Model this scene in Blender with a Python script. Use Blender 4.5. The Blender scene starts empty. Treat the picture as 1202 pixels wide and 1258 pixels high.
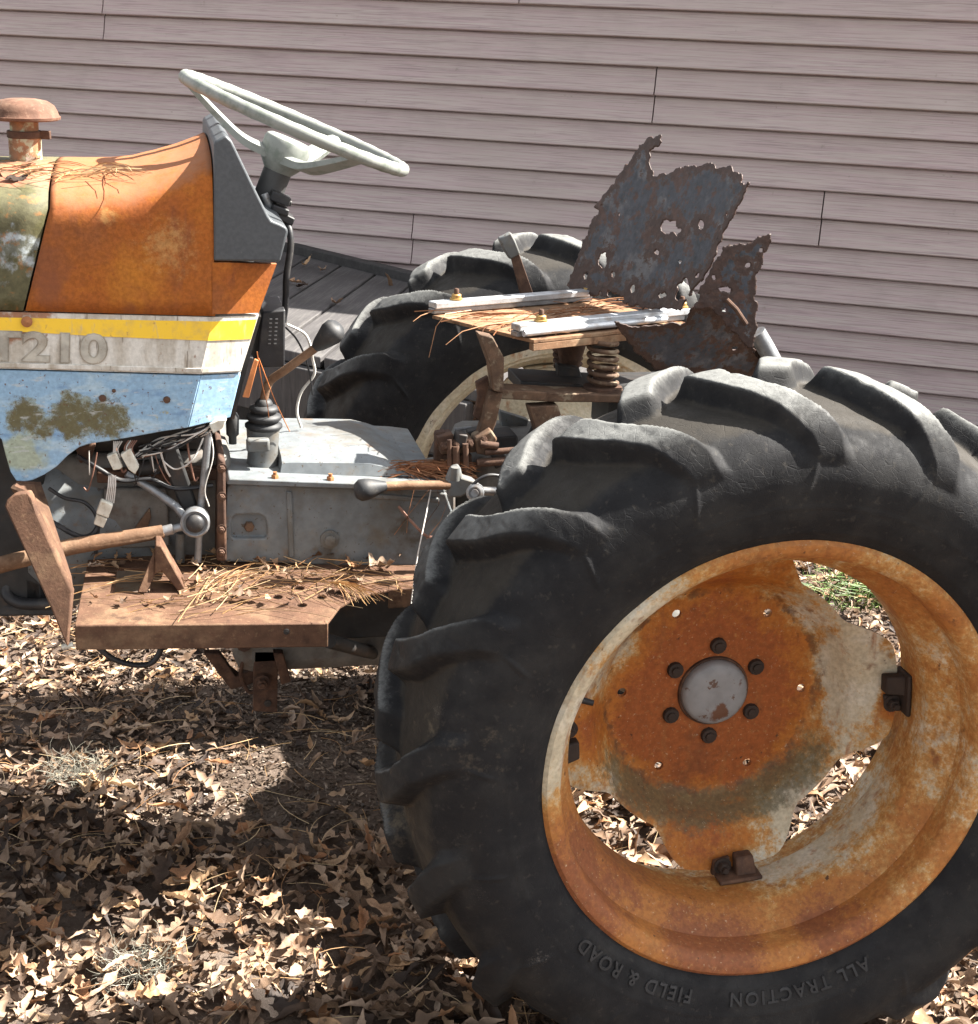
import bpy, bmesh, math, random
import numpy as np
from mathutils import Vector, Matrix, noise as mnoise
R = math.radians
random.seed(7); rng = np.random.default_rng(11)
scene = bpy.context.scene
COL = scene.collection

# ------------------------------------------------------------------ camera
AX = 0.53                                   # rear axle height
CAM = Vector((-0.8093, -1.7266, 0.9653 + AX))
YAW, PITCH, ROLL, FPX = 0.22384, 0.31873, 0.04011, 1862.5
CX, CY = 601.0, 629.0
_f = Vector((math.sin(YAW)*math.cos(PITCH), math.cos(YAW)*math.cos(PITCH), -math.sin(PITCH)))
_r0 = Vector((math.cos(YAW), -math.sin(YAW), 0)); _u0 = _r0.cross(_f)
_r = math.cos(ROLL)*_r0 + math.sin(ROLL)*_u0
_u = -math.sin(ROLL)*_r0 + math.cos(ROLL)*_u0
cd = bpy.data.cameras.new('camera'); cam = bpy.data.objects.new('camera', cd); COL.objects.link(cam)
cd.sensor_fit = 'HORIZONTAL'; cd.sensor_width = 36; cd.lens = FPX*36/1202.0
cd.clip_start = 0.05; cd.clip_end = 400
cam.matrix_world = Matrix(((_r.x, _u.x, -_f.x, CAM.x), (_r.y, _u.y, -_f.y, CAM.y), (_r.z, _u.z, -_f.z, CAM.z), (0, 0, 0, 1)))
scene.camera = cam

# ------------------------------------------------------------------ light
SUN_EL, SUN_AZ = R(46), R(87.5)               # azimuth clockwise from +Y
world = bpy.data.worlds.new('World'); scene.world = world; world.use_nodes = True
wn = world.node_tree.nodes; wl = world.node_tree.links
sky = wn.new('ShaderNodeTexSky'); sky.sky_type = 'NISHITA'; sky.sun_disc = False
sky.sun_elevation = SUN_EL; sky.sun_rotation = SUN_AZ; sky.air_density = 1.0; sky.dust_density = 2.0; sky.ozone_density = 0.6
bg = wn['Background']; bg.inputs[1].default_value = 0.07
hs = wn.new('ShaderNodeHueSaturation'); hs.inputs['Saturation'].default_value = 0.22; wl.new(sky.outputs[0], hs.inputs['Color'])
wl.new(hs.outputs[0], bg.inputs[0])
sd = bpy.data.lights.new('sun', 'SUN'); sun = bpy.data.objects.new('sun', sd); COL.objects.link(sun)
sd.energy = 5.0; sd.angle = R(0.53); sd.color = (1.0, 0.95, 0.87)
SV = Vector((math.sin(SUN_AZ)*math.cos(SUN_EL), math.cos(SUN_AZ)*math.cos(SUN_EL), math.sin(SUN_EL)))
sun.rotation_euler = SV.to_track_quat('Z', 'Y').to_euler(); sun.location = (3, 0, 5)
vs = scene.view_settings
vs.view_transform = 'Standard'; vs.look = 'None'; vs.exposure = 2.42
scene.cycles.max_bounces = 6; scene.cycles.diffuse_bounces = 3; scene.cycles.glossy_bounces = 2; vs.gamma = 1.0; vs.use_curve_mapping = False

# ------------------------------------------------------------------ survey helpers: sight line to a plane of known distance
def ray(u, v): return _f + ((u-CX)/FPX)*_r - ((v-CY)/FPX)*_u
def P(u, v, y): d = ray(u, v); return CAM + d*((y-CAM.y)/d.y)
def PZ(u, v, z): d = ray(u, v); return CAM + d*((z-CAM.z)/d.z)
def PP(u, v, p0, n): d = ray(u, v); return CAM + d*((p0-CAM).dot(n)/d.dot(n))
def proj(p):
    d = Vector(p)-CAM; z = d.dot(_f)
    return (CX+FPX*d.dot(_r)/z, CY-FPX*d.dot(_u)/z, z)

# ------------------------------------------------------------------ node materials
class M:
    def __init__(s, name, rough=0.6, metal=0.0, spec=0.4):
        s.m = bpy.data.materials.new(name); s.m.use_nodes = True
        s.n = s.m.node_tree.nodes; s.l = s.m.node_tree.links
        s.b = s.n['Principled BSDF']; s.b.inputs['Roughness'].default_value = rough
        s.b.inputs['Metallic'].default_value = metal; s.b.inputs['Specular IOR Level'].default_value = spec
        s.tc = s.n.new('ShaderNodeTexCoord'); s.geo = None; s.col = None
    def vec(s, world=False, scale=(1, 1, 1)):
        if world:
            if not s.geo: s.geo = s.n.new('ShaderNodeNewGeometry')
            src = s.geo.outputs['Position']
        else: src = s.tc.outputs['Object']
        if tuple(scale) == (1, 1, 1): return src
        mp = s.n.new('ShaderNodeMapping'); mp.inputs['Scale'].default_value = scale; s.l.new(src, mp.inputs[0]); return mp.outputs[0]
    def noise(s, scale, detail=6, rough=0.6, vec=None, dist=0.0, seed=0.0):
        t = s.n.new('ShaderNodeTexNoise'); t.noise_dimensions = '3D'
        t.inputs['Scale'].default_value = scale; t.inputs['Detail'].default_value = min(detail, 5); t.inputs['Roughness'].default_value = rough
        t.inputs['Distortion'].default_value = 0.0
        ad = s.n.new('ShaderNodeVectorMath'); ad.operation = 'ADD'; ad.inputs[1].default_value = (seed*3.17, seed*1.73+0.4, -seed*2.39)
        s.l.new(vec if vec is not None else s.vec(), ad.inputs[0]); s.l.new(ad.outputs[0], t.inputs['Vector']); return t.outputs['Fac']
    def ramp(s, fac, a, b, lo=0.0, hi=1.0):
        m = s.n.new('ShaderNodeMapRange'); m.interpolation_type = 'SMOOTHSTEP'
        for i, x in ((1, a), (2, b), (3, lo), (4, hi)): m.inputs[i].default_value = x
        s.l.new(fac, m.inputs[0]); return m.outputs[0]
    def math(s, op, a, b=0.0):
        m = s.n.new('ShaderNodeMath'); m.operation = op
        for i, x in ((0, a), (1, b)):
            if isinstance(x, (int, float)): m.inputs[i].default_value = x
            else: s.l.new(x, m.inputs[i])
        return m.outputs[0]
    def blob(s, c, r, fall=1.0):             # 1 at a world point fading to 0 at distance r
        d = s.n.new('ShaderNodeVectorMath'); d.operation = 'DISTANCE'
        s.l.new(s.vec(True), d.inputs[0]); d.inputs[1].default_value = tuple(c)
        return s.ramp(d.outputs['Value'], r, r*(1-fall), 0, 1)
    def base(s, c):
        rgb = s.n.new('ShaderNodeRGB'); rgb.outputs[0].default_value = (*c, 1); s.col = rgb.outputs[0]
        s.l.new(s.col, s.b.inputs['Base Color']); return s
    def over(s, fac, c):
        mx = s.n.new('ShaderNodeMix'); mx.data_type = 'RGBA'
        s.l.new(fac, mx.inputs[0]); s.l.new(s.col, mx.inputs[6])
        if isinstance(c, (tuple, list)): mx.inputs[7].default_value = (*c, 1)
        else: s.l.new(c, mx.inputs[7])
        s.col = mx.outputs[2]; s.l.new(s.col, s.b.inputs['Base Color']); return s
    def layer(s, c, scale, a, b, detail=7, rough=0.62, seed=0.0, amt=1.0, vec=None, add=None, dist=0.3):
        f = s.noise(scale, detail, rough, vec, dist, seed)
        if add is not None: f = s.math('ADD', f, add)
        return s.over(s.ramp(f, a, b, 0, amt), c)
    def vary(s, scale, amt, seed=3.0, vec=None, detail=5):
        f = s.ramp(s.noise(scale, detail, 0.6, vec, 0, seed), 0.3, 0.7, 1-amt, 1+amt)
        hsv = s.n.new('ShaderNodeHueSaturation'); s.l.new(f, hsv.inputs['Value']); s.l.new(s.col, hsv.inputs['Color'])
        s.col = hsv.outputs[0]; s.l.new(s.col, s.b.inputs['Base Color']); return s
    def bump(s, scale, strength, dist=0.002, detail=6, seed=1.0, vec=None):
        f = s.noise(scale, detail, 0.65, vec, 0, seed); bp = s.n.new('ShaderNodeBump')
        bp.inputs['Strength'].default_value = strength; bp.inputs['Distance'].default_value = dist
        s.l.new(f, bp.inputs['Height'])
        if s.b.inputs['Normal'].links: s.l.new(s.b.inputs['Normal'].links[0].from_socket, bp.inputs['Normal'])
        s.l.new(bp.outputs[0], s.b.inputs['Normal']); return s
    def roughvar(s, scale, lo, hi, seed=5.0):
        s.l.new(s.ramp(s.noise(scale, 5, 0.6, None, 0, seed), 0.3, 0.7, lo, hi), s.b.inputs['Roughness']); return s
    def attr(s, name):
        a = s.n.new('ShaderNodeAttribute'); a.attribute_name = name; return a.outputs['Fac']

MAT = {}
def rusty(name, base, dark=(0.035, 0.015, 0.008), light=(0.36, 0.16, 0.06), rough=0.82):
    m = M(name, rough, 0, 0.25).base(base)
    m.layer(light, 16, 0.48, 0.7, seed=1.3, amt=0.65).layer(dark, 28, 0.56, 0.74, seed=2.1, amt=0.8)
    m.layer(light, 160, 0.58, 0.68, detail=3, seed=9, amt=0.4).vary(60, 0.18)
    m.bump(240, 0.5, 0.0012).bump(40, 0.25, 0.002, seed=4); MAT[name] = m.m; return m
def plain(name, c, rough=0.6, metal=0.0, var=0.2, dirt=None, spec=0.4, bump=0.15, scale=40):
    m = M(name, rough, metal, spec).base(c)
    if dirt: m.layer(dirt, scale*0.5, 0.5, 0.72, seed=6.5, amt=0.75).layer(dirt, scale*5, 0.6, 0.7, seed=7.5, amt=0.6)
    m.vary(scale, var).bump(scale*5, bump, 0.0008); MAT[name] = m.m; return m

# rust over the hood: orange brown with worn yellow-white primer showing in the middle
m = M('hood_rust', 0.78, 0, 0.15).base((0.30, 0.092, 0.018))
pc = P(205, 300, 0.5); pc2 = P(130, 265, 0.5); pc3 = P(180, 330, 0.5)
m.layer((0.25, 0.072, 0.020), 9, 0.45, 0.66, seed=0.4, amt=0.8).layer((0.38, 0.135, 0.022), 40, 0.52, 0.7, seed=14.4, amt=0.5).layer((0.20, 0.072, 0.030), 5, 0.46, 0.66, seed=24.4, amt=0.85).layer((0.17, 0.06, 0.028), 30, 0.56, 0.72, seed=25.4, amt=0.6, vec=m.vec(False, (1, 1, 0.25)))
m.layer((0.40, 0.150, 0.022), 11, 0.85, 1.15, seed=1.4, add=m.math('MULTIPLY', m.blob(pc3, 0.14), 0.55), amt=0.8)
m.layer((0.44, 0.26, 0.10), 70, 0.66, 1.0, seed=2.4, detail=8, rough=0.85, add=m.math('MULTIPLY', m.math('MAXIMUM', m.blob(pc, 0.085, 1.0), m.math('MULTIPLY', m.blob(P(215, 318, 0.5), 0.07, 1.0), 0.8)), 0.36), amt=0.6)
m.layer((0.44, 0.25, 0.09), 90, 0.75, 1.05, seed=2.9, detail=8, add=m.math('MULTIPLY', m.blob(pc2, 0.03), 0.52), amt=0.55)
m.layer((0.20, 0.055, 0.02), 150, 0.62, 0.72, seed=3.4, detail=3, amt=0.5).vary(180, 0.16)
m.layer((0.19, 0.068, 0.034), 12, 0.82, 1.1, seed=28.4, add=m.math('MULTIPLY', m.math('MAXIMUM', m.blob(P(60, 340, 0.5), 0.13), m.blob(P(160, 384, 0.5), 0.05)), 0.5), amt=0.75)
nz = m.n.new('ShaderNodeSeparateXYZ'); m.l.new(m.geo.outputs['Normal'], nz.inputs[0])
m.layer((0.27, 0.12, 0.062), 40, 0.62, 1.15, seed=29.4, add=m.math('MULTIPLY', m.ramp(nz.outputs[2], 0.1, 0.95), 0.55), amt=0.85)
m.bump(320, 0.35, 0.0008).bump(14, 0.25, 0.004); MAT['hood_rust'] = m.m

m = M('hood_green', 0.7, 0, 0.3).base((0.085, 0.078, 0.040))
m.layer((0.34, 0.38, 0.40), 26, 0.86, 1.02, seed=4.4, add=m.math('MULTIPLY', m.blob(P(20, 320, 0.5), 0.10), 0.50), amt=0.9)
m.layer((0.06, 0.055, 0.02), 30, 0.5, 0.62, seed=2.2, amt=0.8).layer((0.22, 0.10, 0.03), 60, 0.56, 0.66, seed=5.1, amt=0.7)
m.layer((0.27, 0.105, 0.06), 14, 0.85, 1.0, seed=1.9, add=m.math('MULTIPLY', m.blob(P(30, 220, 0.62), 0.17), 0.75), amt=0.9)
m.vary(120, 0.2).bump(260, 0.4, 0.001); MAT['hood_green'] = m.m

m = M('stripe_white', 0.6, 0, 0.35).base((0.56, 0.54, 0.49))
sx = m.vec(False, (1, 1, 0.25))
m.layer((0.34, 0.30, 0.24), 30, 0.44, 0.64, seed=1.1, amt=0.75, vec=sx).layer((0.25, 0.20, 0.14), 60, 0.56, 0.7, seed=21.1, amt=0.6, vec=m.vec(False, (1, 1, 0.15))).layer((0.16, 0.13, 0.10), 150, 0.66, 0.7, seed=3.1, detail=2, amt=0.7, vec=m.vec(False, (1, 1, 0.12)))
m.layer((0.26, 0.11, 0.05), 34, 0.92, 1.08, seed=2.3, add=m.math('MULTIPLY', m.blob(P(20, 372, 0.5), 0.10, 0.6), 0.55), amt=0.9)
m.layer((0.20, 0.09, 0.05), 60, 0.64, 0.7, seed=7.3, amt=0.8).vary(200, 0.1).bump(200, 0.2, 0.0006); MAT['stripe_white'] = m.m
m = M('stripe_yellow', 0.5, 0, 0.4).base((0.78, 0.50, 0.035))
m.layer((0.50, 0.33, 0.10), 40, 0.48, 0.70, seed=1.6, amt=0.6).layer((0.45, 0.36, 0.22), 90, 0.56, 0.68, seed=11.6, amt=0.6, vec=m.vec(False, (1, 1, 0.2))).layer((0.35, 0.2, 0.08), 90, 0.64, 0.72, seed=4.6, amt=0.7).bump(200, 0.15, 0.0005); MAT['stripe_yellow'] = m.m
plain('letter_face', (0.36, 0.34, 0.29), 0.6, 0, 0.25, (0.22, 0.17, 0.12)); plain('letter_edge', (0.30, 0.27, 0.22), 0.7, 0, 0.25, (0.12, 0.09, 0.06))

m = M('panel_blue', 0.62, 0, 0.35).base((0.22, 0.35, 0.48))
m.layer((0.38, 0.48, 0.53), 22, 0.48, 0.68, seed=1.7, amt=0.75, vec=m.vec(False, (0.5, 1, 1.4))).layer((0.10, 0.19, 0.34), 30, 0.56, 0.7, seed=9.7, amt=0.6, vec=m.vec(False, (0.4, 1, 1.6)))
m.layer((0.30, 0.33, 0.22), 16, 0.86, 1.1, seed=6.2, add=m.math('MULTIPLY', m.blob(P(30, 560, 0.5), 0.09), 0.62), amt=0.85)
ob = m.math('MAXIMUM', m.blob(P(90, 512, 0.5), 0.066, 0.75), m.blob(P(132, 514, 0.5), 0.055, 0.75))
ob = m.math('MAXIMUM', ob, m.blob(P(32, 512, 0.5), 0.050, 0.75)); ob = m.math('MAXIMUM', ob, m.blob(P(55, 526, 0.5), 0.03, 0.75))
cut = m.math('MAXIMUM', m.blob(P(57, 488, 0.5), 0.026), m.blob(P(110, 470, 0.5), 0.03))
ob = m.math('SUBTRACT', ob, m.math('MULTIPLY', cut, 0.6))
m.layer((0.20, 0.20, 0.10), 60, 0.72, 0.86, seed=13.2, detail=9, add=m.math('MULTIPLY', ob, 0.4), amt=0.6)
m.layer((0.095, 0.078, 0.028), 34, 0.66, 0.86, seed=3.2, rough=0.85, detail=9, add=m.math('MULTIPLY', ob, 0.36), amt=0.92)
m.layer((0.30, 0.28, 0.14), 60, 0.92, 1.02, seed=8.8, add=m.math('MULTIPLY', m.blob(P(190, 512, 0.5), 0.07), 0.36), amt=0.8)
m.layer((0.42, 0.44, 0.43), 70, 0.58, 0.66, seed=17.7, detail=8, amt=0.6, vec=m.vec(False, (0.35, 1, 1.2))).layer((0.10, 0.05, 0.025), 120, 0.62, 0.69, seed=7.7, detail=3, amt=0.85).vary(160, 0.12).bump(240, 0.25, 0.0007); MAT['panel_blue'] = m.m

m = M('dash_plastic', 0.45, 0, 0.4).base((0.060, 0.066, 0.072)); m.vary(160, 0.12).bump(420, 0.35, 0.0005)
m.layer((0.17, 0.17, 0.165), 20, 0.6, 0.8, seed=2.2, amt=0.35).layer((0.2, 0.2, 0.19), 60, 0.7, 0.76, seed=5, amt=0.5); MAT['dash_plastic'] = m.m
m = M('wheel_plastic', 0.5, 0, 0.4).base((0.21, 0.22, 0.20)); m.layer((0.11, 0.13, 0.105), 40, 0.48, 0.66, seed=1, amt=0.7).layer((0.28, 0.285, 0.265), 18, 0.55, 0.7, seed=2, amt=0.6).bump(260, 0.3, 0.0006); MAT['wheel_plastic'] = m.m
plain('column_grey', (0.055, 0.055, 0.055), 0.55, 0, 0.15)
plain('black_plastic', (0.018, 0.018, 0.02), 0.5, 0, 0.2, (0.06, 0.055, 0.05))
plain('black_steel', (0.028, 0.028, 0.028), 0.6, 0.2, 0.2, (0.06, 0.04, 0.03))
plain('boot_rubber', (0.020, 0.021, 0.023), 0.6, 0, 0.15, (0.07, 0.065, 0.06))
plain('wire_white', (0.55, 0.52, 0.48), 0.5, 0, 0.2, (0.25, 0.2, 0.16)); plain('connector', (0.55, 0.54, 0.47), 0.5, 0, 0.15, (0.3, 0.25, 0.18))
plain('wire_orange', (0.42, 0.15, 0.05), 0.5); plain('wire_brown', (0.20, 0.10, 0.07), 0.6)
m = plain('cast_grey', (0.125, 0.138, 0.145), 0.6, 0.0, 0.16, (0.13, 0.105, 0.075)); m.layer((0.17, 0.183, 0.188), 14, 0.52, 0.7, seed=4.9, amt=0.5).layer((0.07, 0.05, 0.035), 150, 0.63, 0.68, detail=3, seed=11, amt=0.9).layer((0.16, 0.08, 0.03), 20, 0.60, 0.75, seed=12, amt=0.7).layer((0.075, 0.062, 0.045), 7, 0.48, 0.66, seed=22, amt=0.55).layer((0.06, 0.045, 0.03), 30, 0.85, 1.1, seed=23, add=m.math('MULTIPLY', m.math('MAXIMUM', m.blob(P(400, 684, 0.555), 0.10), m.blob(P(500, 660, 0.555), 0.10)), 0.5), amt=0.8)
m = plain('cast_dark', (0.12, 0.115, 0.105), 0.7, 0.0, 0.2, (0.07, 0.045, 0.03)); m.layer((0.22, 0.22, 0.21), 22, 0.58, 0.72, seed=4.9, amt=0.5)
plain('steel_bright', (0.46, 0.48, 0.50), 0.42, 0.55, 0.15, (0.22, 0.17, 0.13)); plain('steel_mid', (0.24, 0.25, 0.26), 0.45, 0.5, 0.2, (0.13, 0.09, 0.06))
rusty('rust_step', (0.088, 0.046, 0.028), dark=(0.045, 0.023, 0.016), light=(0.19, 0.12, 0.07))
rusty('rust_dark', (0.060, 0.034, 0.024), light=(0.14, 0.075, 0.045)); rusty('rust_orange', (0.24, 0.10, 0.045))
rusty('rust_cap', (0.115, 0.058, 0.038), light=(0.22, 0.14, 0.095), dark=(0.05, 0.024, 0.017)); rusty('rust_rod', (0.15, 0.085, 0.05), light=(0.27, 0.175, 0.11), dark=(0.12, 0.06, 0.03))
m = rusty('neck_mottled', (0.22, 0.12, 0.07)); m.layer((0.34, 0.34, 0.24), 60, 0.5, 0.6, seed=31)
rusty('seat_plate', (0.20, 0.11, 0.06), light=(0.34, 0.24, 0.15)); plain('brass_nut', (0.42, 0.27, 0.09), 0.5, 0.4, 0.2, (0.2, 0.1, 0.04))
m = rusty('frame_tan', (0.085, 0.052, 0.034), light=(0.17, 0.10, 0.06)); m.layer((0.24, 0.19, 0.13), 40, 0.54, 0.64, seed=14, amt=0.7)

# tyre rubber: dusty, lug faces slightly worn; upward ones painted pale as if sunlit
m = M('rubber', 0.8, 0, 0.16).base((0.0125, 0.0125, 0.0135))
m.layer((0.024, 0.0235, 0.023), 14, 0.42, 0.68, seed=1.2, amt=0.8).layer((0.050, 0.045, 0.038), 90, 0.58, 0.72, seed=2.4, detail=8, amt=0.5)
lg = m.attr('lug'); m.vec(True); nzr = m.n.new('ShaderNodeSeparateXYZ'); m.l.new(m.geo.outputs['Normal'], nzr.inputs[0]); upf = m.ramp(nzr.outputs[2], 0.25, 0.85)
m.over(m.ramp(m.math('ADD', lg, m.math('MULTIPLY', m.math('SUBTRACT', m.noise(60, 5, 0.8, None, 0, 44), 0.5), 1.0)), 0.5, 1.2, 0, 0.7), (0.034, 0.034, 0.033))
m.over(m.ramp(m.math('ADD', m.attr('groove'), m.math('MULTIPLY', m.math('SUBTRACT', m.noise(30, 5, 0.7, None, 0, 14), 0.5), 1.2)), 0.45, 1.0, 0, 0.55), (0.044, 0.038, 0.030))
m.over(m.math('MULTIPLY', upf, m.ramp(m.math('ADD', lg, m.math('MULTIPLY', m.math('SUBTRACT', m.noise(90, 6, 0.8, None, 0.4, 4), 0.5), 0.8)), 0.40, 1.12, 0, 0.95)), (0.17, 0.172, 0.165))
dirt = None
for u_, v_, y_, r_ in ((545, 880, 0.02, 0.05), (565, 930, 0.015, 0.055), (575, 985, 0.01, 0.06), (560, 1040, 0.02, 0.06), (590, 1085, 0.0, 0.055), (615, 1130, -0.005, 0.05), (660, 1165, -0.015, 0.05), (530, 980, 0.06, 0.05)):
    b_ = m.blob(P(u_, v_, y_), r_, 1.0); dirt = b_ if dirt is None else m.math('MAXIMUM', dirt, b_)
m.layer((0.17, 0.15, 0.13), 420, 0.68, 0.92, seed=5.5, detail=5, rough=0.85, add=m.math('MULTIPLY', m.math('MULTIPLY', dirt, m.ramp(m.noise(28, 5, 0.7, None, 0, 3.3), 0.35, 0.6)), 0.30), amt=0.75)
dirt2 = m.math('MAXIMUM', m.blob(P(500, 1000, 0.12), 0.13), m.blob(P(575, 900, 0.03), 0.12))
m.layer((0.11, 0.09, 0.064), 46, 0.64, 0.98, rough=0.75, seed=6.6, add=m.math('MULTIPLY', dirt2, 0.28), amt=0.8)
m.bump(300, 0.4, 0.0009).bump(60, 0.3, 0.0018, seed=3)
vo = m.n.new('ShaderNodeTexVoronoi'); vo.feature = 'DISTANCE_TO_EDGE'; vo.inputs['Scale'].default_value = 75; m.l.new(m.vec(False, (1, 0.6, 1)), vo.inputs['Vector'])
crk = m.math('MULTIPLY', m.ramp(vo.outputs['Distance'], 0.0, 0.03), 1.0); bpn = m.n.new('ShaderNodeBump'); bpn.inputs['Strength'].default_value = 0.35; bpn.inputs['Distance'].default_value = 0.0008
m.l.new(crk, bpn.inputs['Height']); m.l.new(m.b.inputs['Normal'].links[0].from_socket, bpn.inputs['Normal']); m.l.new(bpn.outputs[0], m.b.inputs['Normal'])
m.roughvar(30, 0.6, 0.9); MAT['rubber'] = m.m
plain('rubber_letter', (0.017, 0.017, 0.018), 0.6, 0, 0.2)

# wheel steel: cream paint rusted through; positions of the big rust fields are fixed on the wheel
def wheel_paint(name, blobs_rust, blobs_paint, blobs_green=(), bias=0.0, ring=False, warm=(0.35, 0.115, 0.016), deep=(0.25, 0.066, 0.017)):
    m = M(name, 0.66, 0, 0.3).base((0.44, 0.38, 0.27))
    m.layer((0.54, 0.50, 0.41), 10, 0.45, 0.65, seed=2.0, amt=0.8)
    acc = None
    for c, r, w in blobs_rust:
        b = m.math('MULTIPLY', m.blob(c, r, 0.85), w); acc = b if acc is None else m.math('MAXIMUM', acc, b)
    for c, r, w in blobs_paint:
        acc = m.math('SUBTRACT', acc, m.math('MULTIPLY', m.blob(c, r, 0.85), w))
    if ring:
        sb_ = m.n.new('ShaderNodeVectorMath'); sb_.operation = 'MULTIPLY_ADD'; m.l.new(m.vec(True), sb_.inputs[0]); sb_.inputs[1].default_value = (1, 0, 1); sb_.inputs[2].default_value = (0, 0, -AX)
        ln_ = m.n.new('ShaderNodeVectorMath'); ln_.operation = 'LENGTH'; m.l.new(sb_.outputs[0], ln_.inputs[0]); rad = ln_.outputs['Value']
        rad = m.math('ADD', rad, m.math('MULTIPLY', m.math('SUBTRACT', m.noise(22, 5, 0.7, None, 0, 12.0), 0.5), 0.05)); acc = m.math('ADD', acc, m.ramp(rad, 0.20, 0.135, -0.03, 0.16))
    n1 = m.noise(13, 9, 0.68, None, 0.6, 3.3); n2 = m.noise(60, 6, 0.75, None, 0.2, 8.1); n3 = m.noise(240, 4, 0.7, None, 0, 2.7)
    f = m.math('ADD', m.math('ADD', m.math('ADD', m.math('MULTIPLY', n1, 0.62), -0.16), m.math('ADD', m.math('MULTIPLY', n2, 0.52), m.math('MULTIPLY', n3, 0.30))), m.math('ADD', acc, bias))
    m.over(m.ramp(f, 0.60, 0.78, 0, 0.9), (0.42, 0.22, 0.055))
    m.over(m.ramp(f, 0.70, 0.90, 0, 0.95), warm)
    m.over(m.ramp(f, 0.92, 1.15, 0, 0.85), deep)
    m.layer((0.36, 0.20, 0.07), 180, 0.58, 0.72, detail=4, seed=6.1, amt=0.45).layer((0.27, 0.095, 0.025), 44, 0.56, 0.70, seed=16.1, amt=0.7, vec=m.vec(True, (1, 1, 0.2))).layer((0.15, 0.05, 0.018), 26, 0.60, 0.74, seed=19.1, amt=0.7)
    if ring:
        sz_ = m.n.new('ShaderNodeSeparateXYZ'); m.l.new(m.vec(True), sz_.inputs[0])
        band = m.math('MULTIPLY', m.math('MULTIPLY', m.ramp(rad, 0.155, 0.180), m.ramp(rad, 0.232, 0.192)), m.ramp(sz_.outputs[2], AX-0.02, AX-0.13))
        m.layer((0.105, 0.092, 0.050), 60, 0.66, 1.0, seed=4.4, rough=0.78, add=m.math('MULTIPLY', band, 0.5), amt=0.8)
        m.layer((0.10, 0.042, 0.018), 26, 0.80, 1.05, seed=5.4, add=m.math('MULTIPLY', m.math('MULTIPLY', m.ramp(rad, 0.155, 0.166), m.ramp(rad, 0.185, 0.170)), 0.38), amt=0.8)  # darker rust ring painted in to shade the dish crease
    for c, r in ():
        m.layer((0.15, 0.16, 0.085), 70, 0.70, 0.92, seed=4.4, detail=8, add=m.math('MULTIPLY', m.blob(c, r, 0.8), 0.46), amt=0.8)
    m.layer((0.055, 0.026, 0.014), 60, 0.66, 0.74, seed=9.9, detail=7, amt=0.9)
    m.layer((0.50, 0.42, 0.29), 150, 0.61, 0.68, seed=39.0, rough=0.75, amt=0.55).layer((0.13, 0.045, 0.018), 9, 0.54, 0.72, seed=41.0, rough=0.75, amt=0.5)
    m.vary(140, 0.16).bump(220, 0.5, 0.001).bump(24, 0.25, 0.002); MAT[name] = m.m; return m
wheel_paint('disc_paint', [(P(870, 860, 0.25), 0.23, 0.50), (P(865, 1030, 0.18), 0.10, 0.40), (P(735, 900, 0.19), 0.08, 0.42), (P(800, 975, 0.2), 0.07, 0.34), (P(890, 715, 0.2), 0.09, 0.34), (P(940, 720, 0.19), 0.09, 0.22), (P(1100, 860, 0.17), 0.05, 0.45), (P(905, 960, 0.2), 0.11, 0.22)],
            [(P(1045, 830, 0.2), 0.085, 0.42), (P(770, 800, 0.25), 0.05, 0.26), (P(985, 1000, 0.19), 0.06, 0.34), (P(985, 760, 0.24), 0.05, 0.22)],
            [(P(850, 1000, 0.21), 0.05), (P(790, 975, 0.21), 0.045), (P(920, 995, 0.21), 0.045)], bias=0.14, ring=True)
wheel_paint('rim_paint', [(P(700, 1100, 0.02), 0.20, 0.42), (P(870, 1170, 0.02), 0.17, 0.40), (P(1030, 1150, 0.02), 0.14, 0.34), (P(1150, 1040, 0.05), 0.12, 0.20), (P(1130, 720, 0.05), 0.13, 0.16), (P(960, 690, 0.0), 0.14, 0.16), (P(760, 1080, 0.10), 0.12, 0.30)],
            [(P(690, 880, 0.0), 0.11, 0.30), (P(670, 950, 0.0), 0.07, 0.22), (P(780, 750, 0.0), 0.10, 0.22), (P(1060, 1010, 0.15), 0.13, 0.12), (P(980, 1070, 0.12), 0.10, 0.16)], bias=0.20, warm=(0.32, 0.122, 0.030), deep=(0.185, 0.060, 0.026))
wheel_paint('far_rim_paint', [((0, 1.2, 0.5), 0.1, 0.1)], [((0, 1.2, 0.6), 1.2, 0.12)])
m = plain('hub_grey', (0.23, 0.235, 0.24), 0.55, 0.1, 0.1); m.layer((0.12, 0.05, 0.025), 40, 0.70, 0.82, seed=4, add=m.math('MULTIPLY', m.blob(P(882, 876, 0.235), 0.036), 0.36), amt=0.95).layer((0.10, 0.04, 0.02), 60, 0.66, 0.8, seed=24, add=m.math('MULTIPLY', m.blob(P(905, 838, 0.235), 0.02), 0.25), amt=0.9).layer((0.10, 0.05, 0.03), 50, 0.60, 0.66, seed=6, amt=0.9)

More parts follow.
